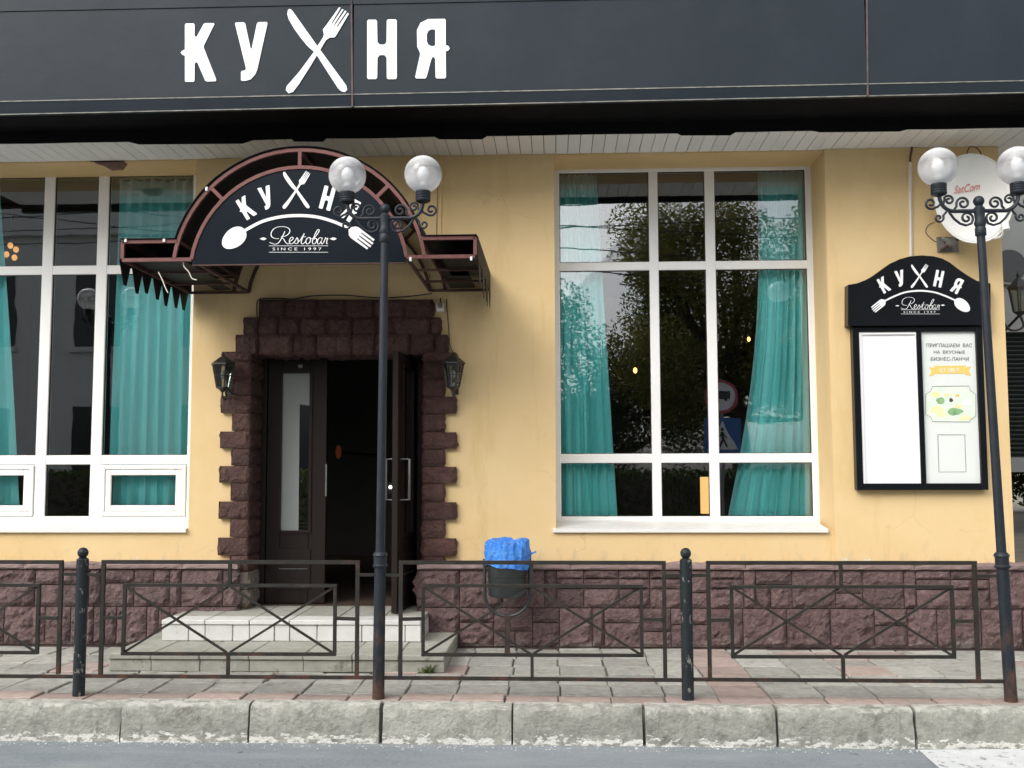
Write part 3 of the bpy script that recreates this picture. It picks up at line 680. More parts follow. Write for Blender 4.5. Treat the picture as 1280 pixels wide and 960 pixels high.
lf = leaf('door_leaf', lw_ - .006, H, (dx(350.5) - dx(333), dx(386) - dx(333), dz(664) - zb, dz(466) - zb), ())
lf.parent = bld; lf.matrix_parent_inverse = Matrix.Translation(-bld.location); lf.matrix_basis = Matrix.Translation((dx(333) + .003, YD, zb + .003))
fy = YD + .014
MB().poly([XZ(a, b, fy) for a, b in ((349.5, 666), (373, 666), (374.5, 505), (387, 504.5), (387, 465), (350, 465))], fy, fy + .004).build('painted_reflection', 'painted_reflection', dfr)  # L-shaped reflection in the closed leaf's glass, laid on as a pale sheet
o = MB().box(dx(407.2), dx(409), YD - .022, YD - .004, dz(620), dz(580)).build('door_edge_pull', 'steel', dfr)
for yy in (455, 470): pass
MB().box(dx(371), dx(376), YD - .006, YD + .001, dz(459.5), dz(455.5)).build('door_number_plate', 'grey_metal', dfr)
lw2 = .64
rf = leaf('door_leaf', lw2, H, (.17, .47, dz(664) - zb, dz(466) - zb), ((.55, -1), (.55, 1)))
# mirrored leaf: hinge on the right, swung out towards the street
hx = dx(523)
rf.parent = bld; rf.matrix_parent_inverse = Matrix.Translation(-bld.location)
rf.matrix_basis = Matrix.Translation((hx - .01, YD - .01, zb + .003)) @ Matrix.Rotation(R(83), 4, 'Z') @ Matrix.Scale(-1, 4, (1, 0, 0))

# ================================================================== FASCIA SIGN
fs = thing('fascia_sign', 'long dark slate sign board over the facade with white lettering and crossed cutlery', 'sign', (0, YS, 4.4))
def line_y(px, y0, y1): return y0 + (y1 - y0) * px / 1280
for a, b in ((-220, 440.5), (440.5, 1084.5), (1084.5, 1500)):
    g = 1.0
    pts = [XZ(a + g, line_y(a, 127, 101), YS), XZ(b - g, line_y(b, 127, 101), YS)]
    xa, za = pts[0]; xb, zb_ = pts[1]
    MB().poly([(xa, za), (xb, zb_), (xb, 6.7), (xa, 6.7)], YS, YS + .06).build('board', 'fascia', fs)
    # lower strip, folded back a little
    p0, p1 = PY(a + g, line_y(a, 143, 115.5), YS + .012), PY(b - g, line_y(b, 143, 115.5), YS + .012)
    MB().add([(xa, YS - .004, za - .004), (xb, YS - .004, zb_ - .004), (p1.x, p1.y, p1.z), (p0.x, p0.y, p0.z), (xa, YS + .06, za - .004), (xb, YS + .06, zb_ - .004), (p1.x, p1.y + .05, p1.z), (p0.x, p0.y + .05, p0.z)],
             [(3, 2, 1, 0), (0, 1, 5, 4), (2, 3, 7, 6), (4, 5, 6, 7), (0, 4, 7, 3), (1, 2, 6, 5)]).build('lower_strip', 'fascia', fs)
    MB().bar((xa, YS - .004, za - .001), (xb, YS - .004, zb_ - .001), .008, .006).build('edge_trim', 'fascia_edge', fs)
    MB().bar((p0.x, p0.y, p0.z - .002), (p1.x, p1.y, p1.z - .002), .007, .012).build('edge_trim', 'fascia_edge', fs)
    u0, u1 = XZ(a + g, line_y(a, 12, -14), YS), XZ(b - g, line_y(b, 12, -14), YS)
    MB().bar((u0[0], YS - .002, u0[1]), (u1[0], YS - .002, u1[1]), .035, .012).build('upper_batten', 'fascia', fs)
for s_ in (440.5, 1084.5):
    p0 = XZ(s_, line_y(s_, 143, 115.5), YS); p1 = XZ(s_ - 1.5, -40, YS)
    MB().bar((p0[0], YS + .004, p0[1]), (p1[0], YS + .004, p1[1]), .012, .02).build('seam_strip', 'seam', fs)

def zoompts(s, ox, oy, pts): return [(ox + x / s, oy + y / s) for x, y in pts]
A3 = lambda p: zoompts(7.111, 210, 0, p)
A4 = lambda p: zoompts(5.333, 340, 0, p)
LET = {
 'ka': (A3([(160, 208), (228, 208), (236, 218), (236, 318), (245, 327), (255, 325), (318, 212), (330, 205), (405, 205), (412, 215), (318, 405), (318, 425), (426, 700), (428, 714), (420, 722), (345, 724), (330, 716), (264, 562), (255, 553), (242, 556), (236, 570), (236, 715), (228, 727), (158, 727), (150, 718), (150, 495), (125, 484), (112, 465), (130, 448), (150, 440), (150, 218)]), []),
 'u': (A3([(602, 200), (672, 198), (686, 208), (733, 428), (738, 437), (745, 428), (790, 210), (802, 197), (875, 195), (884, 206), (795, 610), (775, 660), (735, 705), (690, 718), (655, 718), (648, 710), (648, 645), (656, 630), (682, 626), (692, 612), (690, 595), (596, 212)]), []),
 'en': (A4([(642, 131), (692, 131), (700, 140), (703, 280), (718, 297), (750, 297), (763, 280), (765, 138), (773, 129), (824, 129), (832, 138), (832, 518), (824, 527), (773, 527), (765, 518), (764, 385), (750, 367), (718, 367), (703, 385), (701, 518), (692, 527), (642, 527), (634, 518), (634, 140)]), []),
 'ya': (A4([(1150, 125), (1158, 133), (1158, 300), (1176, 306), (1185, 322), (1176, 336), (1158, 342), (1160, 514), (1152, 523), (1098, 523), (1090, 514), (1088, 395), (1080, 380), (1070, 380), (1062, 394), (1030, 514), (1020, 523), (962, 523), (954, 514), (988, 360), (982, 340), (968, 312), (966, 200), (990, 152), (1040, 127)]), [A4([(1088, 197), (1062, 195), (1042, 205), (1032, 228), (1032, 275), (1042, 298), (1062, 308), (1082, 306), (1088, 297)])]),
 'knife': (A4([(118, 59), (133, 68), (230, 205), (305, 310), (400, 440), (470, 535), (495, 570), (502, 598), (485, 614), (462, 608), (440, 588), (370, 480), (300, 370), (280, 345), (235, 305), (190, 250), (150, 195), (112, 130), (102, 95), (106, 66)]), []),
 'fork': (A4([(92, 600), (97, 575), (180, 480), (280, 345), (300, 310), (340, 250), (346, 230), (339, 196), (360, 170), (446, 50), (458, 50), (397, 153), (402, 158), (467, 60), (477, 63), (413, 163), (419, 168), (486, 70), (497, 75), (431, 175), (437, 180), (504, 84), (513, 91), (425, 240), (415, 249), (385, 250), (362, 265), (345, 292), (322, 330), (250, 450), (180, 560), (140, 612), (110, 622)]), []),
}
def ctr(k):
    xs = [p[0] for p in LET[k][0]]; ys = [p[1] for p in LET[k][0]]; return (min(xs) + max(xs)) / 2, (min(ys) + max(ys)) / 2
def glyph(k, Y, parent, tf=lambda p: p, th=.004, name='letter'):
    out, holes = LET[k]
    MB().poly([XZ(*tf(p), Y) for p in out][::-1], Y, Y + th, [[XZ(*tf(p), Y) for p in h][::-1] for h in holes]).build(name, 'white_vinyl', parent)
for k in ('ka', 'u', 'en', 'ya'): glyph(k, YS - .006, fs)
glyph('knife', YS - .006, fs, name='knife_emblem'); glyph('fork', YS - .008, fs, name='fork_emblem')

SCRIPT = [  # handwritten word, stroke by stroke, in the coordinates of an enlarged view
 [(566, 548), (545, 590), (520, 628), (495, 641), (468, 636), (447, 628)],
 [(520, 600), (490, 600), (463, 585), (462, 555), (485, 527), (525, 514), (575, 517), (603, 535), (598, 562), (570, 582), (540, 588), (556, 604), (572, 628), (590, 640), (606, 632)],
 [(604, 622), (622, 610), (630, 597), (622, 589), (608, 598), (600, 622), (610, 639), (628, 634), (646, 616), (660, 594), (668, 612), (666, 632), (652, 638), (640, 630)],
 [(664, 628), (690, 606), (716, 562), (698, 606), (692, 630), (702, 640), (722, 626), (734, 606), (750, 590)],
 [(690, 590), (730, 587)],
 [(756, 592), (736, 600), (728, 624), (738, 640), (756, 630), (764, 608), (756, 592), (772, 602), (790, 596)],
 [(786, 602), (812, 574), (830, 546), (825, 534), (810, 548), (788, 594), (778, 624), (786, 640), (803, 632), (812, 610), (803, 598), (790, 606)],
 [(812, 606), (822, 606)],
 [(852, 598), (838, 593), (822, 608), (817, 632), (828, 640), (844, 624), (855, 595), (846, 626), (852, 640), (864, 630)],
 [(864, 630), (876, 606), (881, 592), (878, 600), (888, 602), (897, 598), (890, 618), (888, 636), (898, 638)],
]
def stroke(mb, pts2, w, Y):
    l, r = ribbon(pts2, w); n = len(l)
    L3 = [PY(*p, Y) for p in l]; R3 = [PY(*p, Y) for p in r]
    mb.add(L3 + R3, [(i, i + 1, n + i + 1, n + i) for i in range(n - 1)])
TXT = {}
def text_mesh(body):
    if body in TXT: return TXT[body]
    cu = bpy.data.curves.new('lettering', 'FONT'); cu.body = body; cu.size = 1; cu.resolution_u = 3
    t = bpy.data.objects.new('lettering', cu); C.objects.link(t); bpy.context.view_layer.update()
    me = bpy.data.meshes.new_from_object(t.evaluated_get(bpy.context.evaluated_depsgraph_get()))
    v = [(p.co.x, p.co.y) for p in me.vertices]; f = [tuple(q.vertices) for q in me.polygons]
    bpy.data.objects.remove(t); bpy.data.curves.remove(cu); bpy.data.meshes.remove(me)
    TXT[body] = (v, f); return v, f
def lettering(body, rect, Y, m, parent, name='lettering', shear=0.0, th=.0):
    """fit the words to a pixel rectangle (x0,y0,x1,y1) on the plane Y"""
    v, f = text_mesh(body)
    x0, x1 = min(p[0] for p in v), max(p[0] for p in v); z0, z1 = min(p[1] for p in v), max(p[1] for p in v)
    vs = []
    for a, b in v:
        u, w = (a - x0) / (x1 - x0), (b - z0) / (z1 - z0)
        vs.append(PY(rect[0] + u * (rect[2] - rect[0]) + shear * (w - .5), rect[3] + w * (rect[1] - rect[3]), Y))
    return MB().add(vs, f).build(name, m, parent)

def logo(zm, Y, parent, letters, xmid, xh, arc, arcw, spoon, forkh, word, lines, since, dias):
    tf0 = lambda p: zoompts(zm[0], zm[1], zm[2], [p])[0]
    for k, (cx, cy), h, rot in letters:
        c = ctr(k); sc = h / 74.0 ; a = R(rot)
        def tf(p, c=c, sc=sc, a=a, cx=cx, cy=cy):
            x, y = (p[0] - c[0]) * sc, (p[1] - c[1]) * sc
            return tf0((cx + x * math.cos(a) - y * math.sin(a), cy + x * math.sin(a) + y * math.cos(a)))
        glyph(k, Y - .004, parent, tf, .003)
    sc = xh / 106.0; cx0, cy0 = 398.0, 63.0
    for k, dy in (('knife', .004), ('fork', .006)):
        glyph(k, Y - dy, parent, lambda p: tf0((xmid[0] + (p[0] - cx0) * sc, xmid[1] + (p[1] - cy0) * sc)), .003, name=k + '_emblem')
    # arched handle
    mb = MB(); P = [tf0((p.x, p.y)) for p in cat_rom(arc, 8)]; stroke(mb, P, arcw / zm[0], Y - .004); mb.build('arched_handle', 'white_vinyl', parent)
    (sx, sy), (ra, rb), ang = spoon; a = R(ang)
    el = []
    for i in range(28):
        t = 2 * math.pi * i / 28; e = 1 + .10 * math.cos(t); x, y = ra * math.cos(t), rb * math.sin(t) * (1 - .10 * math.cos(t))
        el.append(tf0((sx + x * math.cos(a) - y * math.sin(a), sy + x * math.sin(a) + y * math.cos(a))))
    MB().poly([XZ(*p, Y) for p in el][::-1], Y - .005, Y - .002).build('spoon_bowl', 'white_vinyl', parent)
    (hx_, hy_), fl, fw, ang = forkh; a = R(ang)     # fork head: origin at the neck, pointing along +x
    prof = [(0, -.12), (.12, -.42), (.22, -.5)]
    for t in range(4):
        c = -.5 + t * .27; prof += [(1 - .04 * abs(t - 1.5), c), (1 - .04 * abs(t - 1.5), c + .15)]
        if t < 3: prof += [(.42, c + .17), (.42, c + .25)]
    prof += [(.22, .5), (.12, .42), (0, .12)]
    pts = [tf0((hx_ + x * fl * math.cos(a) - y * fw * math.sin(a), hy_ + x * fl * math.sin(a) + y * fw * math.cos(a))) for x, y in prof]
    MB().poly([XZ(*p, Y) for p in pts], Y - .005, Y - .002).build('fork_head', 'white_vinyl', parent)
    mb = MB(); x0, y0, x1, y1 = word
    for st in SCRIPT:
        q = cat_rom(st, 5); q = [tf0((x0 + (p.x - 447) / (896 - 447) * (x1 - x0), y0 + (p.y - 514) / (641 - 514) * (y1 - y0))) for p in q]
        n = len(q); ws = []
        for i in range(n):
            dy = q[min(i + 1, n - 1)][1] - q[max(i - 1, 0)][1]; dx_ = q[min(i + 1, n - 1)][0] - q[max(i - 1, 0)][0]
            ws.append(lines[3] * (.75 + .75 * abs(dy) / (math.hypot(dx_, dy) + 1e-6)))
        stroke(mb, q, ws, Y - .004)
    mb.build('script_lettering', 'white_vinyl', parent)
    la, lb, lys = lines[0], lines[1], lines[2]
    for ly in lys:
        mb = MB(); stroke(mb, [tf0((la, ly)), tf0((lb, ly))], lines[4], Y - .004); mb.build('rule_line', 'white_vinyl', parent)
    r0 = tf0((since[0], since[1])); r1 = tf0((since[2], since[3]))
    lettering('S I N C E   1 9 9 7', (*r0, *r1), Y - .004, 'white_vinyl', parent, 'small_lettering')
    for (cx, cy), rx, ry in dias:
        q = [(cx - rx, cy), (cx - rx * .2, cy - ry), (cx + rx * .3, cy - ry), (cx + rx, cy), (cx + rx * .3, cy + ry), (cx - rx * .2, cy + ry)]
        MB().poly([XZ(*tf0(p), Y) for p in q][::-1], Y - .005, Y - .003).build('ornament', 'white_vinyl', parent)

# ================================================================== ENTRANCE CANOPY
YC = 7.53
cxp, cyp, RO, RI = 373.0, 344.0, 161.0, 138.5
sc = 1 / PY(641, 344, YC).x - 1 / PY(640, 344, YC).x if False else (PY(641, 344, YC).x - PY(640, 344, YC).x)
CX, CZ = XZ(cxp, cyp, YC); RO *= sc; RI *= sc
ZB = PY(373, 323, YC).z; ZWT = PY(373, 300, YC).z
XA, XB = PY(153.5, 312, YC).x, PY(594, 312, YC).x
can = thing('entrance_canopy', 'arched black canopy on a red iron frame with white lettering above the door', 'canopy', (CX, YC, ZB))
def arcpts(r, z_min, n=28):
    a0 = math.asin(max(-1, min(1, (z_min - CZ) / r)))
    return [(CX + r * math.cos(math.pi - a0 - (math.pi - 2 * a0) * i / n), CZ + r * math.sin(math.pi - a0 - (math.pi - 2 * a0) * i / n)) for i in range(n + 1)]
tw = .026
def frame_at(Y, m, back=False):
    def b(p, q, n): MB().bar((p[0], Y, p[1]), (q[0], Y, q[1]), tw * (.8 if back else 1), .025).build(n, m, can)
    for r, n in ((RO, 'outer_arch'), (RI, 'inner_arch')):
        P = arcpts(r, ZB); mb = MB()
        l, rr = ribbon([(p[0], p[1]) for p in P], tw); k = len(l)
        vs = [(p[0], Y - .0125, p[1]) for p in l] + [(p[0], Y - .0125, p[1]) for p in rr] + [(p[0], Y + .0125, p[1]) for p in l] + [(p[0], Y + .0125, p[1]) for p in rr]
        f = []
        for i in range(k - 1): f += [(k + i, k + i + 1, i + 1, i), (2 * k + i, 2 * k + i + 1, 3 * k + i + 1, 3 * k + i), (i, i + 1, 2 * k + i + 1, 2 * k + i), (k + i, 3 * k + i, 3 * k + i + 1, k + i + 1)]
        mb.add(vs, f).build(n, m, can)
    xo = math.sqrt(RO ** 2 - (ZWT - CZ) ** 2); xi = math.sqrt(RI ** 2 - (ZB - CZ) ** 2)
    for sgn, xe in ((-1, XA), (1, XB)):
        b((xe, ZB + tw * .4), (xe, ZWT), 'wing_upright'); b((xe, ZB), (CX + sgn * xi, ZB), 'wing_rail'); b((xe, ZWT), (CX + sgn * xo, ZWT), 'wing_rail')
    for ang in (45, 90, 135):
        c, s_ = math.cos(R(ang)), math.sin(R(ang)); b((CX + (RI + .012) * c, CZ + (RI + .012) * s_), (CX + (RO - .012) * c, CZ + (RO - .012) * s_), 'strut')
frame_at(YC, 'rust_paint'); frame_at(YW - .03, 'dark_rust', True); 
xo = math.sqrt(RO ** 2 - (ZWT - CZ) ** 2); xi = math.sqrt(RI ** 2 - (ZB - CZ) ** 2)
PUR = [(XA, ZB), (XB, ZB), (XA, ZWT), (XB, ZWT), (CX - xi, ZB), (CX + xi, ZB), (CX - xo, ZWT), (CX + xo, ZWT)]
for ang in (45, 90, 135): PUR.append((CX + RO * math.cos(R(ang)), CZ + RO * math.sin(R(ang))))
for x, z in PUR: MB().bar((x, YC + .013, z), (x, YW - .045, z), .022, .022).build('purlin', 'dark_rust', can)
for yy in (YC + .5, YC + 1.0):
    for a, b in ((XA, CX - xi), (CX + xi, XB)): MB().bar((a, yy, ZB), (b, yy, ZB), .018, .018).build('underside_rod', 'dark_rust', can)
# covering sheet over the arch and the wings
pr = [(XA - .012, ZWT + .017)] + arcpts(RO + .022, ZWT + .017, 36) + [(XB + .012, ZWT + .017)]
def sheet(P, y0, y1, th, name, m, wob=.006):
    mb = MB(); n = len(P); k = 5; nv = []
    for j in range(k + 1):
        yy = y0 + (y1 - y0) * j / k
        for i, p in enumerate(P):
            q = noise.noise(Vector((p[0] * 4, yy * 4, p[1] * 4))) * wob if 0 < i < n - 1 else 0
            nv.append((p[0], yy, p[1] + max(0, q)))
    mb.add(nv, [(j * n + i, j * n + i + 1, (j + 1) * n + i + 1, (j + 1) * n + i) for j in range(k) for i in range(n - 1)])
    o = mb.build(name, m, can, True); so_ = o.modifiers.new('solid', 'SOLIDIFY'); so_.thickness = th; so_.offset = 1 if False else -1
    return o
sheet(pr, YC - .025, YW - .01, -.006, 'cover_sheet', 'awning')
# underside panels of the wings, a few of them lost
for xa, xb, ya, yb in ((XA + .02, CX - xi - .10, YC + .02, YC + 1.05), (XB - .26, XB - .02, YC + .08, YC + .85), (CX - xi - .28, CX - xi - .14, YC + 1.06, YW - .06), (CX + xi + .18, CX + xi + .40, YC + .55, YW - .06)):
    MB().box(xa, xb, ya, yb, ZB + .016, ZB + .021).build('underside_panel', 'awning', can)
# toothed valance along both sides
for xe, sgn, nm in ((XA - .018, -1, 0), (XB + .018, 1, 1)):
    n = 7; L_ = YW - .02 - YC; pl = L_ / n
    MB().box(xe - .003, xe + .003, YC - .01, YW - .02, ZB - .02, ZWT + .012).build('side_sheet', 'awning', can)
    for i in range(n):
        y0 = YC + i * pl + .004; y1 = y0 + pl - .008; ln = random.uniform(.16, .20)
        bx = sgn * (-.004 if i % 2 else .004)
        pts = [(y0, ZB - .016), (y1, ZB - .016), (y0 + pl * .62, ZB - ln), (y0 + pl * .38, ZB - ln)]
        k = len(pts)
        vs = [(xe + bx - .002, *p) for p in pts] + [(xe + bx + .002, *p) for p in pts]
        MB().add(vs, [(0, 1, 2, 3), (7, 6, 5, 4)] + [(i_, k + i_, k + (i_ + 1) % k, (i_ + 1) % k) for i_ in range(k)]).build('valance_tooth', 'awning', can)
# sign panel in the arch
zpb = PY(373, 329.5, YC).z
P = arcpts(RI - .006, ZB)
arch_panel = MB().poly(([(CX + xi - .005, zpb)] + P[::-1] + [(CX - xi + .005, zpb)])[::-1][::-1], YC - .004, YC + .02).build('sign_panel', 'sign_navy', can)
MB().box(CX - xi + .01, CX + xi - .01, YC - .006, YC + .02, zpb - .008, zpb).build('panel_edge', 'dark_rust', can)
logo((5.818, 260, 195), YC - .004, arch_panel,
     [('ka', (273, 378), 165, -31), ('u', (424, 303), 168, -15), ('en', (868, 306), 170, 15), ('ya', (1040, 392), 165, 31)],
     (646, 247), 272, [(270, 540), (390, 478), (520, 444), (650, 433), (790, 443), (920, 480), (1040, 535)], 22,
     ((190, 598), (100, 68), -38 + 180), ((1030, 530), 205, 95, 37), (447, 514, 870, 641),
     (443, 873, (653, 700), .72, .5), (470, 666, 825, 686), [((403, 603), 26, 9), ((912, 603), 26, 9)])
# loose bits of wire hanging from the frame
for pts in ([(229, 326), (230, 333), (236, 340), (240, 348), (246, 350)], [(198, 340), (203, 350), (207, 360), (210, 366)]):
    P = [PY(*p, YC + .02) for p in pts]; MB().tube(cat_rom([tuple(p) for p in P], 4), .004, 5).build('loose_wire', 'conduit', can)
for px, py in ((157, 300), (205, 300), (258, 236), (513, 324), (589, 323)):
    p = PY(px, py, YC - .02); MB().box(p.x - .008, p.x + .008, YC - .024, YC - .0125, p.z - .014, p.z + .014).build('frame_clip', 'white_vinyl', can)

# ================================================================== STEPS
st = thing('entrance_steps', 'two low grey concrete steps with white painted riser before the door', 'steps', (-1.9, 7.8, 0))
p0 = PZ(135, 839, 0); p1 = PZ(557, 839, 0); Y1 = p0.y; z1 = .132
xa, xb = p0.x, p1.x
Y2 = PZ(360, 802, z1).y; z2 = .302
xc, xd = PZ(200, 802, z1).x, PZ(527, 802, z1).x
MB().box(xa + .02, xb - .02, Y1 + .02, YPL + .12, -.05, z1 - .03).box(xc + .02, xd - .02, Y2 + .02, YD + .1, -.05, z2 - .03).build('step_core', 'joint_dirt', st)
n = 7; ed = [xa + (xb - xa) * (i + random.uniform(-.12, .12) * (0 < i < n)) / n for i in range(n + 1)]
for a, b in zip(ed[:-1], ed[1:]):
    j = random.uniform(-.004, .004)
    bevel(MB().box(a + .002, b - .002, Y1 + j + .006, Y1 + .03, 0, z1 - .045).build('riser_tile', 'step_concrete', st), .005)
    bevel(MB().box(a + .002, b - .002, Y1 - .012 + j, Y1 + .30, z1 - .042, z1 + j * .4).build('tread_slab', 'step_concrete', st), .006)
    bevel(MB().box(a + .002, b - .002, Y1 + .304, Y2 + .02 if a > xc - .1 and b < xd + .1 else YPL + .02, z1 - .04, z1 + j * .4).build('tread_slab', 'step_concrete', st), .005)
for xs, s_ in ((xa, 1), (xb, -1)):
    for k in range(4):
        ya = Y1 + .03 + k * .27; bevel(MB().box(xs + s_ * .006, xs + s_ * .03, ya, ya + .262, 0, z1 - .045).build('riser_tile', 'step_concrete', st), .004)
n = 6; ed = [xc + (xd - xc) * (i + random.uniform(-.06, .06) * (0 < i < n)) / n for i in range(n + 1)]
for a, b in zip(ed[:-1], ed[1:]):
    j = random.uniform(-.005, .005)
    for q0, q1 in ((a, a + (b - a) * .62), (a + (b - a) * .62, b)):
        jj = random.uniform(-.004, .004)
        bevel(MB().box(q0 + .003, q1 - .003, Y2 + jj, Y2 + .03, z1 + .002, z2 - .04).build('riser_tile', 'step_white', st), .005)
    bevel(MB().box(a + .003, b - .003, Y2 - .012 + j, Y2 + .22, z2 - .038, z2 + j * .5).build('tread_slab', 'step_white', st), .006)
    bevel(MB().box(a + .003, b - .003, Y2 + .224, YD + .1, z2 - .04, z2 + j * .4).build('tread_slab', 'step_concrete', st), .005)
for k in range(2):
    bevel(MB().box(xd - .03, xd - .002, Y2 + .034 + k * .26, Y2 + .29 + k * .26, z1 + .002, z2 - .04).build('riser_tile', 'step_white', st), .004)

# ================================================================== FENCE
def circ(px, py, Y): return PY(px, py, Y)
fz = lambda py: PY(640, py, YF).z
ZTOP, ZBOT, ZIT, ZIB, ZST_, ZCN = fz(703), fz(848.5), fz(732.5), fz(819), fz(774), fz(719)
postx = [PZ(102, 867, 0).x, PZ(475.5, 868, 0).x, PZ(855.5, 866, 0).x, PZ(1251, 870, 0).x]
sp_ = (postx[3] - postx[0]) / 3
fence_labels = ['black iron fence panel of crossed bars ending at the ball-topped post before the left window',
 'black iron fence panel of crossed bars in front of the entrance steps',
 'black iron fence panel of crossed bars in front of the blue-bagged litter bin',
 'black iron fence panel of crossed bars beside the lamp post at the notice board']
xsp = [postx[0] - sp_] + postx
def fence(x0, x1, lab):
    t = thing('iron_fence', lab, 'fence', ((x0 + x1) / 2, YF, 0), 'fence panels along the kerb')
    w = .025; xl, xr = x0 + .145, x1 - (.20 if x1 > 2.5 else .145); il, ir = xl + .150, xr - .150; xm = (il + ir) / 2; h = w / 2; d = .024
    j = lambda: random.uniform(-.004, .004)
    def b(a, c, n, ww=w): MB().bar((a[0], YF + j(), a[1] + j() * .7), (c[0], YF + j(), c[1] + j() * .7), ww, d).build(n, 'fence_iron', t)
    b((xl - h, ZTOP), (xr + h, ZTOP), 'top_rail'); b((x0 + .02, ZBOT), (x1 - .02, ZBOT), 'bottom_rail', .022)
    for x in (xl, xr): b((x, ZBOT + .013), (x, ZTOP - h), 'upright')
    w2 = .021; k = w2 / 2
    for z in (ZIT, ZIB): b((il - k, z), (ir + k, z), 'inner_rail', w2)
    for x in (il, ir): b((x, ZIB + k), (x, ZIT - k), 'inner_upright', w2)
    for a, c in ((il, xm), (xm, ir)):
        MB().bar((a + .01, YF - .006, ZIT - .01), (c - .01, YF - .006, ZIB + .01), .0155, .010).build('diagonal_bar', 'fence_iron', t)
        MB().bar((a + .01, YF + .006, ZIB + .01), (c - .01, YF + .006, ZIT - .01), .0155, .010).build('diagonal_bar', 'fence_iron', t)
    b((xm, ZIT + k), (xm, ZTOP - h), 'stub', w2); b((xm, ZBOT + .013), (xm, ZIB - k), 'stub', w2)
    b((xl + h, ZST_), (il - k, ZST_), 'stub', .022); b((ir + k, ZST_), (xr - h, ZST_), 'stub', .022)
    b((x0 + .025, ZCN), (xl - h, ZCN), 'post_bracket', .020); b((xr + h, ZCN), (x1 - .025, ZCN), 'post_bracket', .020)
for i in range(4): fence(xsp[i], xsp[i + 1], fence_labels[i])
for x, lab in ((postx[0], 'black ball-topped iron fence post before the plinth under the window with small sashes'), (postx[2], 'black ball-topped iron fence post before the window beside the notice board')):
    t = thing('fence_post', lab, 'post', (x, YF, 0), 'ball-topped fence posts')
    zt_ = fz(699); r = .040
    MB().lathe([(r, -.03), (r, zt_ - .004), (r - .004, zt_)], x, YF, 20).build('shaft', 'post_iron', t, True)
    MB().lathe([(.03, zt_ + .0005), (.03, zt_ + .006), (.018, zt_ + .012)], x, YF, 16).build('collar', 'post_iron', t, True)
    MB().ball((x, YF, zt_ + .040), .036).build('ball', 'post_iron', t, True)

